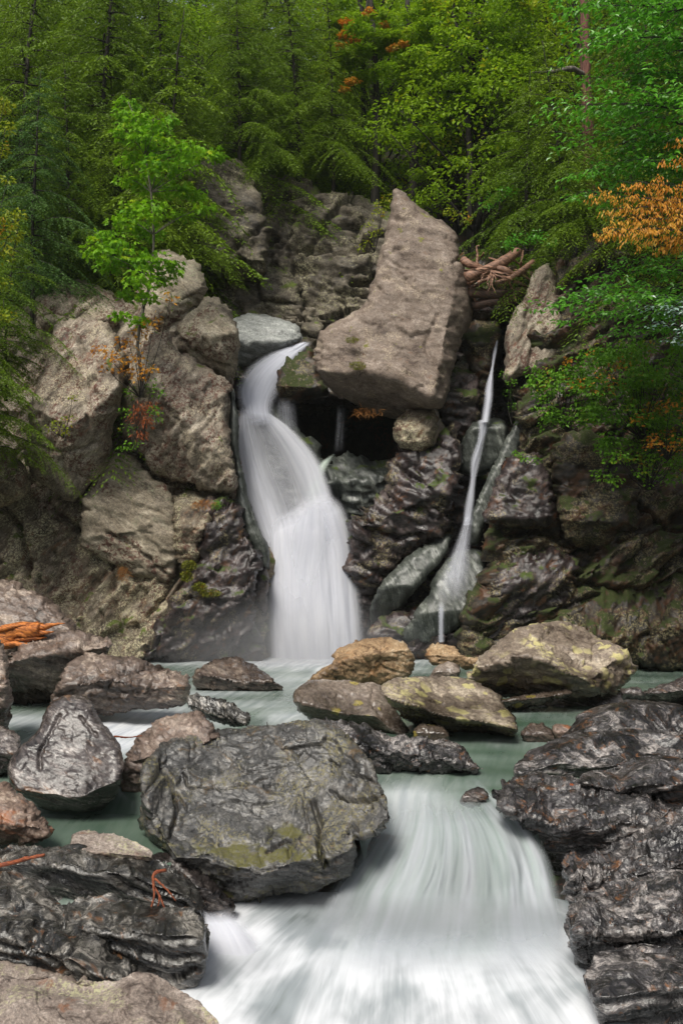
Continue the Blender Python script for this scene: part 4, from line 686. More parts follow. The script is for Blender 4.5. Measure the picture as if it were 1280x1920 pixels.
def upz(x, y):
    z = .02 * fbm(np.column_stack([x * .8, y * 1.1, x * 0]), 3)
    z = z - .10 * ramp01((17 - y) / 4) - .12 * ramp01((14.3 - y) / 2.0) * ramp01((x + 1) / 1.)     # it slides down toward the outlets
    z = z - .9 * ramp01((13.2 - y) / 1.6) * ramp01((.2 - x) / .8) - 1.6 * ramp01((12.7 - y) / .8) * ramp01((x - .1) / .4)                                      # the left channel drops between the boulders
    return z
def upf(x, y):
    f = 0 * x
    for (px, py, rx, ry, a) in ((590, 1240, 2.4, 1.3, 1.0), (700, 1238, 1., .8, .8), (560, 1275, 1.8, 1.2, .4), (470, 1242, 1.6, .6, .75), (350, 1245, 1.1, .4, .45), (250, 1358, 1.0, 1.2, 1.1), (215, 1390, .6, .8, .9), (310, 1335, .8, .7, .6), (400, 1300, 1.2, .8, .30), (480, 1320, .8, .8, .32), (540, 1345, .5, .6, .5), (60, 1350, .9, .5, .6), (830, 1212, .6, .3, .4),
                                (760, 1465, .5, .5, .7), (850, 1478, .7, .35, .4)):
        f = np.maximum(f, blob(x, y, px, py, rx, ry, 0, a))
    return f + .08 + .12 * fbm(np.column_stack([x * .5, y * 1.6, x * 0 + 2]), 2)
tag(patch('pool_water', -8, 9, 11.8, 24.6, .07, upz, upf, (.25, .97)), kind='structure')

# left shallow pool between ledges
tag(patch('shallow_water', -6, -1.9, 10.3, 13.2, .06, lambda x, y: -.44 - .38 * ramp01((11.1 - y) / .7) - .10 * ramp01((x + 2.6) / .6) + .01 * fbm(np.column_stack([x * 2, y * 2, x * 0]), 2) , lambda x, y: .05 + .3 * np.exp(-((x + 2.6) / .5) ** 2 - ((y - 10.3) / .3) ** 2)), kind='structure')

# lower torrent
LZ = -1.10
def lowz(x, y):
    q = np.column_stack([x * 1.0, y * .7, x * 0 + 3])
    z = LZ + .12 * fbm(q, 3) * np.clip((10.0 - y) / .9, .12, 1) - .03 - .10 * np.clip(10.2 - y, 0, 9)
    return z
def lowf(x, y):
    f = .72 - .62 * np.exp(-((x + .35) / .45) ** 2 - ((y - 11.0) / .55) ** 2) - .5 * np.exp(-((x + .15) / .3) ** 2 - ((y - 10.4) / .25) ** 2) - .35 * ramp01((x - 2.0) / .6)
    return f + .55 * np.exp(-((x - .9) / 1.7) ** 2 - ((y - 10.5) / .6) ** 2) + .22 * fbm(np.column_stack([x * 1.3, y * .8, x * 0 + 9]), 3)
tag(patch('torrent_water', -4.5, 5.5, 4.0, 12.2, .05, lowz, lowf, (.1, 1), 'torrent'), kind='structure')

# the cascade between the boulders
cas = empty('cascade', (.9, 11.2, LZ), 'broad low cascade pouring past the great boulder into the white torrent', 'cascade')
lipL, lipR = (722, 1452, 12.9), (985, 1490, 12.4)
for k, off in ((0, 0), (1, .06)):
    strip('water_sheet', [(705, 1446, 13.2), (730, 1474, 12.7), (712, 1530, 12.15), (668, 1595, 11.75), (622, 1655, 11.45), (598, 1700, 11.05), (560, 1760, 10.17), (520, 1815, 9.5)], [(890, 1448, 13.2), (925, 1484, 12.5), (985, 1535, 11.9), (1026, 1595, 11.5), (1045, 1650, 11.25), (1058, 1700, 10.95), (1080, 1760, 10.17), (1100, 1815, 9.5)], cas, 'cascade', nu=160, nv=120, bulge=.55, edge=.07, dens=.96 - .2 * k, top=.22, end=.42, fold=.05, flat=1., seed=50 + 3 * k, off=off,
          dfn=lambda U, V: (1 - .45 * np.exp(-((U - .05) / .16) ** 2)) * (.62 + .38 * ramp01(V / .35)) * (1 - .38 * np.exp(-((U - .55) / .20) ** 2) * np.clip(V * 2, 0, 1) * np.clip((.85 - V) * 4, 0, 1)))
sm = empty('cascade', (-1.2, 10.6, LZ), 'small side cascade below the left ledges', 'cascade')
for k, off in ((0, 0), (1, .05)):
    strip('water_sheet', [(372, 1700, 10.7), (376, 1730, 10.5), (378, 1775, 10.3), (385, 1825, 10.1)], [(425, 1700, 10.7), (465, 1730, 10.5), (500, 1775, 10.3), (535, 1830, 10.0)], sm, 'fall', nu=70, nv=50, bulge=.14, edge=.3, dens=.85, top=.2, end=.3, fold=.02, seed=70 + k, off=off)
tk = empty('cascade', (-3.2, 10.3, -.9), 'tiny trickle over the uppermost left ledge', 'cascade')
strip('water_thread', [(50, 1645, 10.35), (50, 1680, 10.3)], [(62, 1645, 10.35), (62, 1680, 10.3)], tk, 'veil', nu=12, nv=20, bulge=.01, edge=.4, dens=.7, end=.3, fold=.0, seed=75)

# drifting spray at the foot of the main falls
def spray_mat(dens):
    b = NB('drifting spray'); tc = b.n('ShaderNodeTexCoord').outputs['Object']; ln = b.n('ShaderNodeVectorMath', operation='LENGTH'); b.l(tc, ln.inputs[0])
    d = b.math('MULTIPLY', b.ramp(ln.outputs['Value'], 1.0, .15), dens); v = b.n('ShaderNodeVolumePrincipled'); v.inputs['Color'].default_value = (.92, .94, .98, 1)
    b.l(d, v.inputs['Density']); b.l(v.outputs[0], b.out.inputs['Volume']); return b.m
import bmesh
bm = bmesh.new(); bmesh.ops.create_icosphere(bm, subdivisions=3, radius=1.0); me = bpy.data.meshes.new('spray'); bm.to_mesh(me); bm.free(); me.materials.append(spray_mat(.42))
o = link('spray_mist', me, None, (-1.3, 22.0, .35)); o.scale = (3.4, 1.2, 1.5); tag(o, kind='stuff')

me2 = me.copy(); me2.materials.clear(); me2.materials.append(spray_mat(.9))
for loc, sc_ in (((.95, 10.55, -.92), (2.1, .55, .30)), ((-1.15, 9.75, -.98), (.75, .4, .22))):
    o = link('spray_mist', me2, None, loc); o.scale = sc_; tag(o, kind='stuff')
# ------------------------------------------------------------------ foliage
def unit(a): return a / (np.linalg.norm(a, axis=-1, keepdims=True) + 1e-9)
T_KITE = (np.array([(0, -.1, 0), (.5, .45, .0), (0, 1, -.05), (-.5, .45, .0)]), [(0, 1, 2, 3)])
T_OVAL = (np.array([(0, 0, 0), (.5, .3, .10), (.42, .68, .08), (0, 1, -.1), (-.42, .68, .08), (-.5, .3, .10)]), [(0, 1, 2, 3), (0, 3, 4, 5)])
T_MAPLE = (np.array([(0, 0, 0), (.62, .02, -.02), (.34, .36, .05), (.72, .62, -.04), (.28, .66, .04), (0, 1.1, -.08), (-.28, .66, .04), (-.72, .62, -.04), (-.34, .36, .05), (-.62, .02, -.02)]), [(0, 1, 2), (0, 2, 3), (0, 3, 4), (0, 4, 5), (0, 5, 6), (0, 6, 7), (0, 7, 8), (0, 8, 9)])

def leaves(C, fwd, nrm, ln, wd, tmpl):
    """one leaf per centre: forward direction, surface normal, length and width"""
    fwd = unit(fwd); side = unit(np.cross(fwd, nrm)); up = np.cross(side, fwd); t, f = tmpl
    ln = np.broadcast_to(ln, len(C))[:, None, None]; wd = np.broadcast_to(wd, len(C))[:, None, None]
    V = C[:, None] + side[:, None] * t[None, :, 0:1] * wd + fwd[:, None] * t[None, :, 1:2] * ln + up[:, None] * t[None, :, 2:3] * ln
    Fc = (np.arange(len(C))[:, None, None] * len(t) + np.array(f)[None]).reshape(-1, len(f[0]))
    return V.reshape(-1, 3), Fc

def hemlock_meshes(seed, h, lo=.12, spread=.30, dens=1., needle=.095):
    R = np.random.RandomState(seed); wood = []; CC, FF, NN, LL = [], [], [], []
    lean = R.normal(size=2) * .07 * h
    tr = lambda z: np.array([lean[0] * (z / h) ** 2, lean[1] * (z / h) ** 2, z])
    wood.append(tube([tr(-1.2), tr(0), tr(h * .3), tr(h * .65), tr(h)], [.010 * h, .008 * h, .005 * h, .001 * h], 7, 22, .06, seed))
    nb = int(h * 10.5 * dens)
    for k in range(nb):
        t = (k + R.rand()) / nb; zb = h * (lo + (1 - lo) * t); L = h * spread * (1 - t) ** .75 * R.uniform(.45, 1.3) + .22
        az = k * 2.399 + R.normal() * .35; d = np.array([math.cos(az), math.sin(az), 0]); sd = np.array([-d[1], d[0], 0])
        rise = R.uniform(.05, .35); droop = R.uniform(.45, .85); B = tr(zb)
        bc = lambda s: B + d * L * s[:, None] + np.outer(L * (rise * s - droop * s * s), [0, 0, 1]) + np.outer(np.sin(s * 3 + k) * .06 * L, sd)
        if zb < h * .9: wood.append(tube(bc(np.linspace(0, .8, 4)), [.012 + .007 * L, .004], 4, 5))
        nt = int(L / .125) + 3; s = np.linspace(.12, 1, nt)
        for sg in (-1, 1):
            P0 = bc(s); lt = L * .42 * (1 - s * .72) * R.uniform(.6, 1.2, nt) + .07
            dr = unit(d * .75 + sd * sg * 1.0 + R.normal(size=(nt, 3)) * .12 - np.array([0, 0, .38]))
            m = np.maximum((lt / (needle * .55)).astype(int), 2); tot = m.sum(); ti = np.repeat(np.arange(nt), m)
            a = (np.arange(tot) - np.repeat(np.cumsum(m) - m, m)) / m[ti]
            p = P0[ti] + dr[ti] * (lt[ti] * a)[:, None]; p[:, 2] -= .6 * lt[ti] * a * a + R.rand(tot) * .015
            sn = np.where(np.arange(tot) % 2, 1, -1)[:, None]; pr = np.cross(dr[ti], [0, 0, 1.])
            f = unit(dr[ti] * .8 + pr * sn * .75 + R.normal(size=(tot, 3)) * .22 - np.array([0, 0, .40]))
            CC.append(p); FF.append(f); NN.append(unit(np.array([0, 0, .8]) + R.normal(size=(tot, 3)) * .55)); LL.append(needle * R.uniform(.75, 1.3, tot) * (1.0 - .3 * a))
    C, Fw, N, L = (np.concatenate(v) for v in (CC, FF, NN, LL))
    return join(wood), leaves(C, Fw, N, L * 1.15, L * .40, T_KITE)

def cluster(R, c, r, n, flat=.35, layers=4, size=.1, tmpl=T_OVAL, wd=.6, droop=.25, tilt=.35):
    """a bough of leaves in rough flat layers round c"""
    v = R.normal(size=(n, 3)); v /= np.linalg.norm(v, axis=1)[:, None]; v *= (R.rand(n) ** .45)[:, None] * r; v[:, 2] *= flat
    lay = np.round(v[:, 2] / (r * flat) * layers / 2) / layers * 2 * r * flat; v[:, 2] = lay * .8 + v[:, 2] * .2 - .25 * (v[:, 0] ** 2 + v[:, 1] ** 2) / max(r, .05) * .6
    f = unit(v * [1, 1, 0] + R.normal(size=(n, 3)) * r * .35 - np.array([0, 0, droop * r])); s = size * R.uniform(.65, 1.25, n)
    return leaves(np.asarray(c) + v, f, unit(np.array([0, -.15, 1.]) + R.normal(size=(n, 3)) * tilt), s, s * wd, tmpl)

def decid_meshes(seed, h, size=.105, nl=9000):
    R = np.random.RandomState(seed); wood = []; lv = []; ncl = 46
    wood.append(tube([(0, 0, -1), (0, 0, h * .2), (R.normal() * .2, R.normal() * .2, h * .5), (R.normal() * .4, R.normal() * .4, h * .85)], [.018 * h, .012 * h, .004 * h], 8, 12, .03, seed))
    for k in range(ncl):
        t = .25 + .75 * (k + R.rand()) / ncl; az = k * 2.4 + R.normal() * .4; rr = h * .26 * math.sin(min(1, t * 1.05) * math.pi * .80 + .35) * R.uniform(.5, 1.15) + .1
        c = np.array([math.cos(az) * rr, math.sin(az) * rr, h * t + R.normal() * .15]); zb = h * (t - .12 - .10 * rr / (h * .26))
        wood.append(tube([(0, 0, max(zb, .3)), (c[0] * .5, c[1] * .5, (zb + c[2]) / 2 + .1), c], [.035, .008], 4, 5))
        lv.append(cluster(R, c, R.uniform(.09, .15) * h, nl // ncl, size=size))
    return join(wood), join(lv)

def tree_proto(kind, pair, mats, smooth_leaf=False):
    (wv, wf), (lv, lf) = pair
    a = make_mesh(kind + '_trunk', wv, wf, M[mats[0]]); b = make_mesh(kind + '_crown', lv, lf, M[mats[1]], smooth=False); return a, b
def tree(name, loc, meshes, label, group, cat='tree', rot=0., sc=1., tiltx=0.):
    e = empty(name, loc, label, cat, group); e.rotation_euler = (tiltx, 0, rot); e.scale = (sc, sc, sc)
    link('trunk', meshes[0], e); link('crown', meshes[1], e); return e

HEM = [tree_proto('hemlock', hemlock_meshes(11 + k, hh, lo, sp), ('bark', 'hemlock')) for k, (hh, lo, sp) in enumerate([(9.5, .06, .36), (8.0, .04, .40), (10.5, .16, .32), (7.0, .03, .42)])]
HEMB = (HEM[1][0], HEM[1][1].copy()); HEMB[1].materials[0] = M['hemlock_b']
DEC = [tree_proto('leafy', decid_meshes(31 + k, hh), ('bark', 'decid')) for k, hh in enumerate([8.5, 7.5, 9.5])]

def ground_z(x, y): return float(bed(np.array([x]), np.array([y]))[0])
RR = np.random.RandomState(5)
WHERE = [(-60, 70, 'over the left edge boughs'), (70, 200, 'left of the bright maple'), (200, 300, 'straight above the bright maple'), (300, 420, 'right of the bright maple crown'), (420, 520, 'over the left of the back wall'), (520, 640, 'over the right of the back wall'), (640, 730, 'left of the wedge boulder tip'),
         (730, 820, 'straight above the wedge boulder tip'), (820, 900, 'behind the dark forked limbs'), (900, 1000, 'above the log jam'), (1000, 1090, 'left of the reddish trunk'), (1090, 1200, 'right of the reddish trunk'), (1200, 1340, 'at the upper right corner')]
ROWS = [(27.6, 2.3, 'front'), (30, 2.5, 'front'), (32.6, 2.7, 'middle'), (35.6, 2.9, 'middle'), (39, 3.2, 'upper'), (43, 3.5, 'upper'), (47.5, 4.0, 'topmost')]
made = []
for ri, (D, sp, rn) in enumerate(ROWS):
    x = -D * .37 - 1.5 + RR.rand() * sp
    while x < D * .37 + 1.5:
        y = D + RR.normal() * .6; px = 640 + x / y * F; xx = x + RR.normal() * .3
        z = ground_z(xx, y); x += sp * RR.uniform(.8, 1.2)
        if ri == 0 and not (px < 330 or px > 1040): continue
        dec = (590 < px < 1150 and RR.rand() < .85 and ri > 0) or (ri > 2 and RR.rand() < .35) or RR.rand() < .10
        col = next((w for a, b, w in WHERE if a <= px < b), 'beyond the left edge' if px < 0 else 'beyond the right edge')
        if dec: ms, nm, lb, gp = DEC[RR.randint(3)], 'broadleaf_tree', f'pale green broadleaf tree {col}, {rn} rank', f'{rn} broadleaf trees {col}'
        else:
            j = RR.choice([0, 1, 2, 3]) if ri > 1 else RR.choice([0, 2, 2]); ms, nm, lb, gp = HEM[j], 'hemlock_tree', f'dark feathery hemlock {col}, {rn} rank', f'{rn} hemlocks {col}'
        made.append((tree(nm, (xx, y, z - .2), ms, lb, gp, rot=RR.rand() * 6.28, sc=RR.uniform(.85, 1.2)), px))

for lb in {o['label'] for o, _ in made}:          # tell the members of a small clump apart
    g_ = sorted([m_ for m_ in made if m_[0]['label'] == lb], key=lambda m_: m_[1])
    if 2 <= len(g_) <= 3:
        for (o, _), w_ in zip(g_, ('left-hand', 'right-hand') if len(g_) == 2 else ('left-hand', 'middle', 'right-hand')): o['label'] = w_ + ' ' + lb
def atp(px, py, D): return P3(px, py, D)
def hem_at(px, py_base, D, k, sc, label, rot=0., blue=False):
    p = atp(px, py_base, D); return tree('hemlock_tree', tuple(p), HEMB if blue else HEM[k], label, None, rot=rot, sc=sc)
hem_at(60, 560, 23.8, 1, .66, 'blue green hemlock with a pointed top at the left edge', .4, True)
hem_at(-30, 860, 21.3, 1, .52, 'low hemlock hanging over the left cliff rock at the edge', 1.7)
hem_at(-75, 800, 20.3, 3, .55, 'dark hemlock whose boughs spill down at the left edge', 2.9)
hem_at(10, 700, 21.8, 3, .5, 'small hemlock above the bulging reddish rock at the left edge', .9)
hem_at(130, 520, 25.3, 0, .62, 'hemlock rooted behind the smooth grey shelf rock', 2.2)
hem_at(215, 480, 26.3, 3, .70, 'dark hemlock directly behind the bright maple', .2)
hem_at(335, 500, 26.4, 1, .55, 'hemlock growing on the shoulder rock right of the bright maple', 1.2)
hem_at(450, 300, 28.3, 1, .66, 'hemlock leaning over the rounded outcrop of the back wall', 3.1)
hem_at(560, 330, 29.2, 0, .66, 'hemlock hanging over the middle of the back wall', 4.1)
hem_at(625, 335, 29.4, 1, .70, 'shaggy hemlock drooping to the right end of the back wall', 5.0)
hem_at(985, 560, 25.0, 1, .72, 'fine twigged hemlock right of the log jam', 2.0)
hem_at(1060, 520, 24.2, 3, .80, 'hemlock on the right buttress beneath the leafy boughs', 3.3)
hem_at(1180, 480, 24.0, 0, .75, 'hemlock in shade behind the orange bough', .7)
hem_at(1290, 560, 23.0, 1, .85, 'dark hemlock at the right edge behind the orange bough', 5.5)
for q, (px, py, D, rr_, l) in enumerate([(770, 420, 30, .17, 'bare lower trunk right behind the tip of the wedge boulder'), (885, 420, 30, .2, 'bare dark trunk above the log jam'), (700, 400, 29.5, .14, 'thin bare trunk left of the wedge boulder tip'), (850, 410, 31, .15, 'bare trunk midway between the wedge tip and the log jam')]):
    a = atp(px, py, D); V, Q = tube([a - [0, 0, 1], a + [.1, 0, 3], a + [-.1, .2, 7]], [rr_, rr_ * .7, rr_ * .4], 8, 14, .04, q)
    tag(place('tree_trunk', V, Q, M['bark']), l, 'tree trunk')

# custom boughs and small trees -------------------------------------------------
def spray(R, a, b, leaf, droop=.15, width=.35, density=1., tmpl=T_OVAL, wd=.5, hang=.2, sub=None, r0=.02):
    """a flat bough from a to b: stem, side twigs, leaves two by two"""
    a, b = np.array(a), np.array(b); L = np.linalg.norm(b - a); d = (b - a) / L; mid = (a + b) / 2 + [0, 0, droop * L]
    s = np.linspace(0, 1, 20)[:, None]; st = (1 - s) ** 2 * a + 2 * s * (1 - s) * mid + s * s * b
    wood = [tube(st[::4], [r0, .004], 5, 8)]; C, Fw = [], []; side = unit(np.cross(d, [0, 0, 1.])); n = int(L / .16 * (sub or 1)) + 3
    for k in range(n):
        t = .12 + .88 * (k + R.rand()) / n; i = min(18, int(t * 19)); p = st[i] + (st[i + 1] - st[i]) * (t * 19 - i)
        sg = 1 if k % 2 else -1; l = L * width * (1.05 - t * .75) * R.uniform(.5, 1.25); e = unit(d * .8 + side * sg + R.normal(size=3) * .22)
        wood.append(tube([p, p + e * l * .5 + [0, 0, .02], p + e * l - [0, 0, .1 * l]], [.006, .003], 3, 4))
        m = max(2, int(l / (leaf * .42) * density)); u = (np.arange(m) + .5) / m
        q = p + np.outer(u * l, e); q[:, 2] -= .1 * l * u * u + hang * leaf * R.rand(m); q += R.normal(size=(m, 3)) * leaf * .25
        sn = np.where(np.arange(m) % 2, 1, -1)[:, None]; pe = np.cross(e, [0, 0, 1.])
        C.append(q); Fw.append(e * .6 + pe * sn + R.normal(size=(m, 3)) * .3 - np.array([0, 0, hang * 1.5]))
    C, Fw = np.vstack(C), np.vstack(Fw); n = len(C); s = leaf * R.uniform(.65, 1.25, n)
    return wood, leaves(C, Fw, unit(np.array([0, -.3, 1.]) + R.normal(size=(n, 3)) * .33), s, s * wd, tmpl)

def bough_plant(name, label, cat, base, sprays, leaf, mat, D, wmat='bark', seed=0, **k):
    R = np.random.RandomState(seed + 77); e = empty(name, tuple(base), label, cat); W_, L_ = [], []
    for s in sprays:
        x0, y0, x1, y1 = s[:4]; d0 = D + (s[4] if len(s) > 4 else R.normal() * .3); d1 = d0 + R.normal() * .35
        w, l = spray(R, P3(x0, y0, d0), P3(x1, y1, d1), leaf, **k); W_ += w; L_.append(l)
    V, Q = join(W_); place('branches', V, Q, M[wmat], e)
    V, Q = join(L_); place('leaves', V, Q, M[mat], e, smooth=False); return e

# bright maple growing from the cleft
R = np.random.RandomState(3); D0 = 21.7
mt = empty('maple_tree', tuple(P3(264, 745, D0)), 'slim bright green maple growing out of the cleft in the left cliff', 'maple tree')
line = [(268, 745), (263, 690), (258, 640), (268, 580), (283, 520), (288, 440), (283, 360), (272, 290), (258, 235), (240, 190)]
V, Q = tube([P3(a, b, D0) for a, b in line], [.045, .035, .022, .008], 7, 30, .012, 4); place('trunk', V, Q, M['bark_grey'], mt)
cl = [(240, 192, 24), (232, 212, 22), (262, 222, 30), (298, 232, 26), (318, 222, 18), (235, 244, 28), (275, 258, 38), (322, 272, 30), (362, 280, 32), (395, 286, 24), (410, 290, 14), (248, 296, 30), (300, 308, 40), (345, 302, 32), (242, 336, 26), (288, 348, 38), (336, 352, 32), (378, 388, 24), (366, 362, 24), (290, 392, 34), (250, 386, 26), (345, 402, 22), (235, 412, 34), (275, 432, 36), (200, 448, 34), (232, 470, 42), (182, 470, 26), (285, 486, 36), (322, 498, 26), (205, 496, 26), (262, 520, 32), (306, 520, 26), (245, 552, 24), (280, 556, 20), (225, 590, 18), (262, 600, 20)]
lv, wd_ = [], []
for cx, cy, r in cl:
    d = D0 + R.normal() * .45; c = P3(cx, cy, d); r_ = r * D0 / F
    lv.append(cluster(R, c, r_ * 1.1, int(12 + r * r * .13), flat=.5, layers=3, size=.105, tmpl=T_MAPLE, wd=.62, droop=.5, tilt=.5))
    t = np.array(line)[np.abs(np.array(line)[:, 1] - (cy + 35)).argmin()]; a = P3(t[0], t[1], D0); wd_.append(tube([a, (a + c) / 2 + [0, 0, .05], c], [.013, .004], 4, 6))
V, Q = join(wd_); place('branches', V, Q, M['bark_grey'], mt); V, Q = join(lv); place('leaves', V, Q, M['maple'], mt, smooth=False)

def bush(name, label, cat, spots, D, mat, leaf=.08, tmpl=T_OVAL, dens=.10, seed=1, stem='bark', flat=.7, wd=.6, base=None, jit=.25, droop=.3, tilt=.5):
    """low growth: stems from one root to leafy clumps"""
    R = np.random.RandomState(seed); root = P3(*(base or (np.mean([s[0] for s in spots]), max(s[1] + s[2] for s in spots))), D + .1)
    e = empty(name, tuple(root), label, cat); lv, ws = [], []
    for s in spots:
        d = D + R.normal() * jit; c = P3(s[0], s[1], d); lv.append(cluster(R, c, s[2] * D / F * 1.1, int(8 + s[2] ** 2 * dens), flat=flat, size=leaf, tmpl=tmpl, wd=wd, droop=droop, tilt=tilt))
        ws.append(tube([root, (root + c) / 2 + R.normal(size=3) * .05, c], [.012, .004], 4, 6))
    V, Q = join(ws); place('stems', V, Q, M[stem], e); V, Q = join(lv); place('leaves', V, Q, M[mat], e, smooth=False); return e
bush('maple_sapling', 'orange yellow leaved sapling beneath the bright maple in the cleft', 'sapling', [(190, 655, 20), (215, 665, 22), (240, 640, 22), (265, 620, 22), (290, 600, 18), (255, 670, 22), (230, 690, 18), (262, 700, 20), (285, 690, 14), (320, 555, 14), (200, 690, 14)], 21.5, 'orange_leaf', .075, T_MAPLE, .075, 2, base=(262, 745))
bush('shrub', 'yellow green shrub at the root of the maple in the cleft', 'shrub', [(262, 725, 22), (285, 720, 20), (245, 735, 16), (295, 735, 14), (235, 770, 14), (240, 800, 16), (250, 830, 14), (232, 840, 12)], 21.6, 'shrub', .07, T_OVAL, .11, 3)
bush('fern', 'rust coloured dead fern patch in the cleft below the maple', 'fern', [(262, 765, 20), (285, 760, 18), (272, 790, 18), (262, 812, 14), (250, 780, 16), (280, 785, 10)], 21.5, 'rust_leaf', .10, T_KITE, .17, 4, wd=.22, droop=.8, tilt=.9)
bush('fern', 'small green fern growing among the rusty dead fern', 'fern', [(290, 768, 12), (296, 785, 9)], 21.2, 'shrub', .06, T_OVAL, .2, 5)
bush('shrub', 'little yellow green shrub on the bulging left cliff rock', 'shrub', [(115, 795, 18), (130, 780, 12), (95, 800, 12), (135, 745, 10), (120, 810, 10)], 21.1, 'yellow_leaf', .055, T_OVAL, .16, 6)
bush('shrub', 'yellowish leafy shrub cut by the left edge', 'shrub', [(0, 200, 26), (10, 240, 20), (-5, 280, 24), (8, 190, 16), (5, 410, 26), (20, 440, 22), (30, 400, 16), (0, 470, 24), (15, 335, 12), (0, 530, 20), (10, 590, 22)], 17.6, 'yellow_leaf', .07, T_OVAL, .16, 7, base=(-60, 620))
bush('shrub', 'yellow and orange leaved shrub behind the back wall beside the wedge tip', 'shrub', [(715, 385, 16), (725, 370, 12), (708, 400, 12), (690, 420, 14), (700, 440, 12), (690, 455, 12), (675, 465, 8), (710, 430, 10)], 26, 'yellow_leaf', .075, T_OVAL, .12, 8)
bush('shrub', 'green leafy shrub behind the tip of the wedge boulder', 'shrub', [(800, 365, 22), (820, 350, 18), (840, 365, 16), (785, 375, 14), (830, 375, 16)], 27, 'decid', .085, T_OVAL, .14, 9)
bush('shrub', 'yellowish shrub peeping over the right side of the wedge boulder', 'shrub', [(860, 400, 16), (880, 408, 12), (845, 395, 12), (870, 415, 10)], 26, 'yellow_leaf', .08, T_OVAL, .14, 10)
bush('shrub', 'light green bough above the log jam', 'shrub', [(925, 370, 18), (945, 360, 16), (960, 355, 12), (910, 385, 12)], 24.5, 'beech', .08, T_OVAL, .15, 11)
bush('shrub', 'light green bough hanging beside the log jam on the buttress', 'shrub', [(965, 450, 18), (990, 445, 18), (1010, 440, 14), (950, 458, 12), (1030, 455, 14)], 22.5, 'beech', .075, T_OVAL, .16, 12)
# moss and grass tufts
def tuft(name, label, cat, spots, D, mat, blade=.10, n=220, seed=0, wd=.10):
    R = np.random.RandomState(seed); L_ = []
    for cx, cy, rx, ry in spots:
        m = int(n * (rx * ry) / 120.); a = R.rand(m) * 6.28; q = np.sqrt(R.rand(m)); c = P3(cx + np.cos(a) * q * rx, cy + np.sin(a) * q * ry, D + R.normal(size=m) * .05)
        s = blade * R.uniform(.5, 1.3, m); L_.append(leaves(c, np.array([0, -.8, -.35]) + R.normal(size=(m, 3)) * .45, R.normal(size=(m, 3)), s, s * wd, T_KITE))
    V, Q = join(L_); return tag(place(name, V, Q, M[mat], smooth=False), label, cat)
tuft('grass_tuft', 'dry reddish grass tuft on the ledge left of the falls', 'grass', [(385, 945, 22, 9), (365, 945, 8, 6)], 21.75, 'grass_dry', seed=1)
tuft('grass_tuft', 'green grass tuft beside the dry tuft left of the falls', 'grass', [(408, 945, 10, 9)], 21.7, 'shrub', seed=2)
tuft('grass_tuft', 'dry reddish grass patch hanging on the lower left cliff', 'grass', [(232, 1075, 12, 14)], 22.1, 'grass_dry', seed=3)
tuft('moss_patch', 'yellow green moss draped on the wet cliff foot left of the falls', 'moss', [(355, 1060, 14, 10), (350, 1080, 12, 10), (375, 1100, 14, 9), (395, 1112, 20, 7)], 21.8, 'moss', .05, 500, 4, .4)
tuft('moss_patch', 'upper moss cushion on the face of the wedge boulder', 'moss', [(660, 637, 13, 6)], 22.35, 'moss', .035, 700, 5, .4)
tuft('moss_patch', 'lower moss cushion on the edge of the wedge boulder', 'moss', [(670, 685, 16, 8)], 22.2, 'moss', .035, 800, 6, .4)
tuft('grass_tuft', 'dry wispy grass under the overhang of the wedge boulder', 'grass', [(690, 772, 28, 8)], 22.9, 'grass_dry', .22, 60, 7, .05)

# right bank, near: boughs reaching in from a beech beyond the edge
base = P3(1400, 760, 18)
bough_plant('beech_tree', 'big green leafy tree reaching in from the upper right corner', 'tree', base, [(1420, 60, 1050, 20, 0), (1420, 110, 1080, 90, .6), (1420, -20, 1120, -30, .3), (1420, 170, 1090, 150, 0), (1420, 250, 1020, 205, -.3), (1420, 230, 1110, 205, .5), (1420, 300, 1060, 262, 0), (1420, 330, 1110, 310, .4), (1400, 20, 1150, 50, -.4), (1400, 90, 1190, 120, -.6), (1400, 180, 1180, 190, -.5),
      (1400, 360, 1180, 300, -.2), (1400, 280, 1150, 280, .1), (1420, 130, 1130, 10, .8), (1420, 210, 1170, 150, .9), (1400, 40, 1200, -10, 0), (1400, 330, 1210, 250, .2), (1400, 400, 1150, 340, 1.), (1300, 30, 1040, -10, 1.5), (1330, 90, 1060, 60, 1.5), (1300, 240, 1070, 215, 1.6), (1300, 330, 1075, 330, 1.6), (1250, 380, 1060, 370, 1.8)], .115, 'beech', 17.6, seed=1, width=.42, density=.95, sub=1.5, wd=.5, hang=.35, r0=.03)
bough_plant('beech_tree', 'low green leafy bough over the right cliff at mid height', 'tree', base, [(1400, 600, 1025, 575, 0), (1400, 570, 1060, 555, .3), (1400, 540, 1100, 520, .5), (1400, 510, 1150, 495, .7), (1400, 620, 1050, 605, .2), (1400, 590, 1150, 560, -.4), (1400, 560, 1210, 500, 0), (1400, 640, 1130, 630, .3)], .10, 'beech', 18, seed=2, width=.36, density=.95, sub=1.5, wd=.48, hang=.3)
bough_plant('autumn_bough', 'orange gold bough of hanging seed clusters at the right edge', 'branch', P3(1420, 520, 17), [(1420, 440, 1112, 368, 0), (1420, 430, 1130, 395, .2), (1420, 470, 1122, 438, 0), (1420, 400, 1170, 345, -.2), (1420, 450, 1150, 415, -.3), (1420, 480, 1200, 450, .1), (1420, 420, 1210, 370, .3), (1420, 330, 1240, 300, 0), (1420, 280, 1262, 262, 0)], .07, 'orange_leaf', 16.6, seed=3, width=.33, density=1.5, sub=1.8, wd=.36, hang=1.3, tmpl=T_KITE)
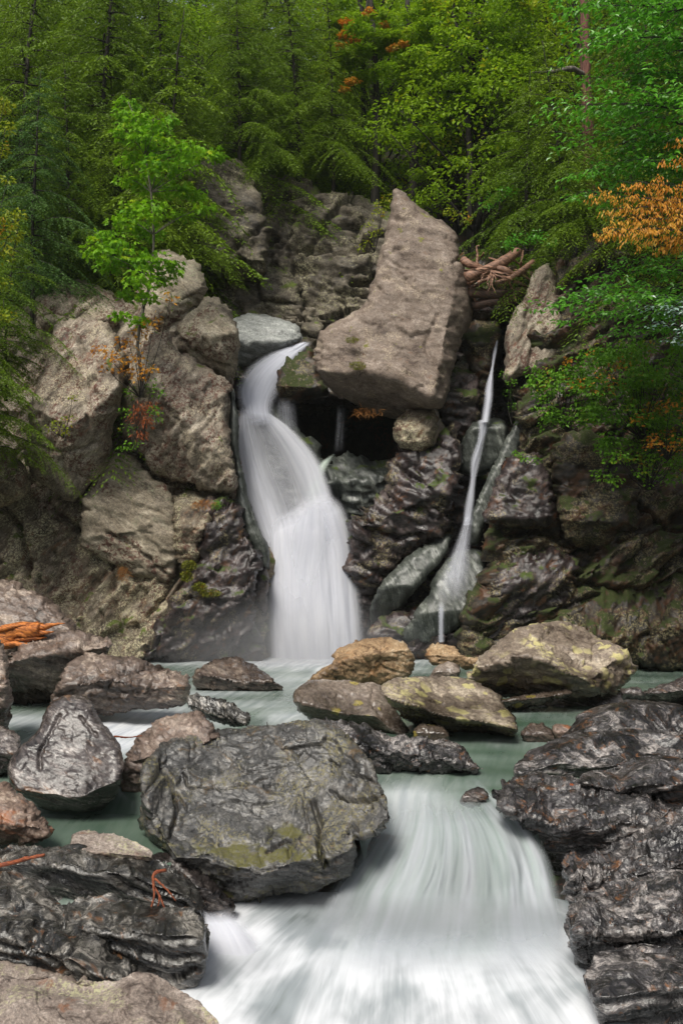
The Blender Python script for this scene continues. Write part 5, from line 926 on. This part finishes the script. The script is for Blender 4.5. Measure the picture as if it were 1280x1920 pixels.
bough_plant('beech_tree', 'pale silvery leaved bough cut by the right edge', 'tree', P3(1420, 700, 16.5), [(1400, 620, 1205, 580, 0), (1400, 650, 1215, 610, 0), (1400, 600, 1235, 562, .2), (1400, 660, 1240, 640, 0)], .085, 'white_leaf', 16.4, seed=4, width=.33, density=.8, wd=.45)
SH = np.random.RandomState(9)
def spots(x0, x1, y0, y1, n, r0, r1, f=lambda x, y: True):
    o = []
    while len(o) < n:
        x, y = SH.uniform(x0, x1), SH.uniform(y0, y1)
        if f(x, y): o.append((x, y, SH.uniform(r0, r1)))
    return o
bush('shrub', 'dense green shrub under the low bough on the right cliff', 'shrub', spots(1090, 1300, 640, 800, 60, 18, 32), 20.3, 'shrub', .08, T_OVAL, .14, 21, jit=.5)
bush('shrub', 'leafy green shrub at the brow right of the thin falls', 'shrub', spots(1000, 1130, 690, 800, 40, 14, 24, lambda x, y: y > 690 + (x - 1000) * .0 and y < 800 - (1130 - x) * .1), 20.9, 'shrub', .08, T_OVAL, .11, 22, jit=.3)
bush('shrub', 'orange tinted shrub on the upper right cliff face', 'shrub', spots(1060, 1200, 655, 730, 16, 12, 20), 20.6, 'orange_leaf', .065, T_MAPLE, .05, 23, jit=.3)
bush('shrub', 'orange tinted shrub low at the right edge of the cliff', 'shrub', spots(1190, 1300, 740, 850, 18, 12, 20), 19.9, 'orange_leaf', .065, T_MAPLE, .05, 24, jit=.3)
bush('shrub', 'trailing green growth at the right edge of the cliff', 'shrub', spots(1130, 1300, 780, 910, 40, 14, 24), 20.4, 'shrub', .075, T_OVAL, .12, 25, jit=.3)
bush('shrub', 'small green plant hanging beside the reddish rock brow', 'shrub', [(985, 858, 12), (1005, 862, 10), (970, 848, 8)], 21.3, 'shrub', .06, T_OVAL, .22, 26)
bush('shrub', 'mossy green plant beside the upper thin falls', 'shrub', [(955, 735, 14), (965, 760, 14), (945, 700, 10), (975, 790, 10), (960, 715, 10)], 22.8, 'shrub', .045, T_OVAL, .25, 27)
# the reddish trunk and its broken limb
e = empty('pine_tree', tuple(P3(1108, 420, 25.2)), 'reddish brown trunk with a broken limb behind the right boughs', 'tree')
V, Q = tube([P3(1110, 470, 25.2), P3(1104, 300, 25.2), P3(1098, 150, 25.2), P3(1092, -60, 25.2)], [.15, .14, .12, .09], 10, 30, .05, 2); place('trunk', V, Q, M['bark_red'], e)
V, Q = tube([P3(1096, 140, 25.2), P3(1070, 128, 24.8), P3(1035, 134, 24.5), P3(998, 135, 24.2)], [.08, .05, .02], 7, 14, .03, 3); place('broken_limb', V, Q, M['bark_grey'], e)
# a broadleaf with visible limbs in the middle
e = empty('broadleaf_tree', tuple(P3(885, 420, 28.4)), 'leafy tree with dark forked limbs above the right of the wedge boulder', 'tree')
tp = [[(884, 420), (880, 300), (876, 200), (868, 120), (858, 60)], [(880, 110), (900, 80), (925, 65), (945, 50)], [(868, 110), (850, 92), (820, 82)], [(882, 200), (905, 180), (920, 170)], [(858, 60), (850, 20), (856, -30)], [(878, 100), (888, 50), (884, 0)]]
ws = [tube([P3(a, b, 28.4) for a, b in l], [.13 if k == 0 else .06, .02], 7, 18, .03, k) for k, l in enumerate(tp)]; V, Q = join(ws); place('trunk', V, Q, M['bark'], e)
R = np.random.RandomState(8); lv = [cluster(R, P3(SH.uniform(770, 990), SH.uniform(-30, 330), 28.9 + R.normal() * .8), .42, 300, size=.095) for _ in range(80)]
V, Q = join(lv); place('crown', V, Q, M['decid'], e, smooth=False)
e = empty('maple_tree', tuple(P3(690, 330, 30)), 'maple with orange tips near the top middle of the picture', 'maple tree')
V, Q = tube([P3(690, 330, 30), P3(680, 150, 30), P3(690, -20, 30)], [.1, .04], 6, 10, .02, 1); place('trunk', V, Q, M['bark'], e)
lv = [cluster(R, P3(SH.uniform(600, 770), SH.uniform(-10, 150), 29.6 + R.normal() * .6), .4, 230, size=.10, tmpl=T_MAPLE) for _ in range(34)]; V, Q = join(lv); place('crown', V, Q, M['yellow_leaf'] if 0 else M['decid'], e, smooth=False)
lv = [cluster(R, P3(a, b, 28.9), r * .0158, int(r * 6), size=.09, tmpl=T_MAPLE) for a, b, r in [(650, 62, 16), (640, 82, 12), (665, 75, 10), (755, 80, 12), (735, 88, 9), (720, 45, 10), (662, 150, 14), (645, 165, 9), (650, 40, 14), (690, 20, 12)]]; V, Q = join(lv); place('orange_leaves', V, Q, M['orange_leaf'], e, smooth=False)
# ------------------------------------------------------------------ log jam, drift logs and twigs
def stick(name, label, pts, r, mat, cat='log', sides=8, wob=.02, seed=0, parent=None, n=16):
    if cat == 'log' and pts[0][2] > 20: r = [v * .9 for v in r]
    V, Q = tube([P3(*p) for p in pts], r, sides, n, wob, seed); o = place(name, V, Q, M[mat], parent)
    if parent is None: tag(o, label, cat)
    return o
J = 23.4
stick('log', 'thick brown log slanting up to the right across the log jam', [(872, 520, J - .3), (905, 508, J - .3), (940, 492, J - .2), (972, 470, J)], [.15, .13, .14, .11], 'log', seed=1)
stick('log', 'pale log end leaning on the wedge boulder at the left of the log jam', [(866, 488, J), (885, 497, J - .1), (908, 505, J)], [.12, .10, .08], 'log', seed=2)
stick('log', 'dark log lying along the bottom of the log jam', [(878, 548, J - .1), (930, 552, J), (985, 545, J + .1)], [.12, .14, .12], 'log_d', seed=3)
stick('log', 'reddish log rising to the right edge of the log jam', [(930, 535, J - .3), (965, 515, J - .3), (1000, 490, J - .1)], [.10, .08, .07], 'log', seed=4)
stick('log', 'thin bleached log across the middle of the log jam', [(895, 530, J - .5), (930, 518, J - .5), (960, 524, J - .4)], [.05, .05, .03], 'log', seed=5)
stick('log', 'short orange brown log in the centre of the log jam', [(920, 500, J - .2), (945, 505, J - .35), (965, 515, J - .3)], [.08, .08, .06], 'log', seed=6)
stick('log', 'low black beam wedged beneath the log jam', [(885, 572, J + .1), (925, 566, J), (965, 562, J + .1)], [.13, .12, .12], 'log_d', seed=7)
stick('log', 'slim upright snag with a forked tip above the log jam', [(893, 500, J), (895, 480, J), (893, 462, J), (899, 460, J)], [.045, .03, .02], 'log', seed=8)
stick('log', 'dark short log behind the right of the log jam', [(930, 500, J + .3), (965, 505, J + .3), (1000, 515, J + .3)], [.09, .09, .07], 'log_d', seed=9)
stick('log', 'brown lower log poking left beneath the pale one', [(875, 532, J), (900, 520, J), (935, 515, J)], [.09, .08, .05], 'log', seed=10)
R = np.random.RandomState(14)
jm = []
for k in range(28):
    a = R.uniform(-.7, .7) + (R.rand() < .3) * 1.2; l = R.uniform(14, 40); x0 = R.uniform(875, 990); y0 = 500 + R.uniform(-8, 50) - (x0 - 930) * .12
    jm.append(tube([P3(x0 - math.cos(a) * l, y0 + math.sin(a) * l, J + R.uniform(-.2, .5)), P3(x0, y0 - 2, J + R.uniform(-.2, .5)), P3(x0 + math.cos(a) * l, y0 - math.sin(a) * l, J + R.uniform(-.2, .5))], [R.uniform(.015, .05), .02], 5, 8, .02, k))
V, Q = join(jm); tag(place('brushwood', V, Q, M['log']), kind='stuff')
cl2 = cliff('rock_outcrop', 'dark rock filling the gully behind the log jam', [(860, 480), (900, 470), (990, 470), (1010, 520), (1000, 570), (960, 600), (880, 600), (865, 540)], 24.8, 'cliff_w', T=.3, seed=27)
rt = empty('root_mass', tuple(P3(922, 545, J - .6)), 'pale tangle of splayed roots at the centre of the log jam', 'roots')
R = np.random.RandomState(4)
for k in range(16):
    a = R.uniform(-.3, 3.5); l = R.uniform(18, 46); x0, y0 = 920 + R.normal() * 4, 508 + R.normal() * 4
    stick('root', None, [(x0, y0, J - .5), (x0 + math.cos(a) * l * .5 + R.normal() * 4, y0 + math.sin(a) * l * .5, J - .62), (x0 + math.cos(a) * l, y0 + math.sin(a) * l, J - .5 - R.rand() * .2)], [.028, .018, .006], 'log', sides=5, wob=.02, seed=k, parent=rt, n=10)
lp = [tube([P3(-60, 1206, 17.3), P3(0, 1197, 17.1), P3(45, 1187, 17.), P3(78, 1181, 16.9)], [.20, .21, .18, .13], 14, 40, .08, 11)]
for k, (xa, ya, xb, yb, r0) in enumerate([(55, 1176, 122, 1168, .075), (40, 1186, 100, 1184, .085), (50, 1194, 88, 1196, .07), (-10, 1180, 70, 1166, .05), (20, 1206, 62, 1206, .06)]):
    lp.append(tube([P3(xa - 30, ya + 5, 17.), P3((xa + xb) / 2, (ya + yb) / 2 + 2, 16.85), P3(xb, yb, 16.8 + .05 * k)], [r0, r0 * .8, .008], 7, 16, .03, k))
V, Q = join(lp); tag(place('log', V, Q, M['log_orange']), 'bright orange splintered log resting on the boulders at the left edge', 'log')
stick('branch', 'red brown stick lying on the uppermost left ledge', [(-20, 1628, 10.35), (30, 1616, 10.35), (60, 1608, 10.3), (84, 1604, 10.3)], [.030, .022, .016], 'twig', 'branch', seed=12, sides=6, wob=.01)
br = empty('branch', tuple(P3(290, 1720, 9.9)), 'forked orange twig standing against the left bank ledges', 'branch')
for k, l in enumerate([[(310, 1632, 10.1), (290, 1638, 10.0), (287, 1655, 9.95), (289, 1680, 9.9), (280, 1712, 9.85)], [(288, 1662, 9.95), (300, 1682, 9.9), (312, 1716, 9.85)], [(290, 1648, 9.95), (312, 1668, 9.9), (330, 1690, 9.9)], [(300, 1682, 9.9), (296, 1700, 9.88)]]):
    stick('twig', None, l, [.020 if k == 0 else .012, .006], 'twig', parent=br, sides=6, wob=.008, seed=k)
stick('branch', 'short red twig on the layered ledge left of the small cascade', [(240, 1736, 9.9), (250, 1728, 9.85), (260, 1718, 9.85)], [.010, .006], 'twig', 'branch', sides=5, wob=.005)
stick('branch', 'thin orange twig sticking out beside the upright left boulder', [(214, 1381, 12.6), (240, 1383, 12.7), (266, 1380, 12.8)], [.012, .006], 'twig', 'branch', sides=5, wob=.006)
# fallen leaves lying singly on the stones
def fallen(px, py, D, mat, label, s=.09, sd=0):
    R = np.random.RandomState(sd); V, Q = leaves(P3([px], [py], [D]), R.normal(size=(1, 3)) * [1, .3, .3], np.array([[.1, -.5, 1.]]), s, s * .7, T_MAPLE); tag(place('fallen_leaf', V, Q, M[mat], smooth=False), label, 'leaf')
fallen(1068, 1471, 11.3, 'rust_leaf', 'small red leaf on the broad purple grey slab', .05, 1)

# ------------------------------------------------------------------ the damp air of the gorge
hz = NB('damp air'); hv = hz.n('ShaderNodeVolumePrincipled'); hv.inputs['Color'].default_value = (.86, .93, .90, 1); hv.inputs['Density'].default_value = .0003; hz.l(hv.outputs[0], hz.out.inputs['Volume'])
x0, x1, y0, y1, z0, z1 = -175, 175, -75, 250, -130, 48
V = np.array([(x, y, z) for x in (x0, x1) for y in (y0, y1) for z in (z0, z1)], float)
tag(place('haze', V, np.array([(0, 1, 3, 2), (4, 6, 7, 5), (0, 4, 5, 1), (2, 3, 7, 6), (0, 2, 6, 4), (1, 5, 7, 3)]), hz.m, smooth=False), kind='stuff')
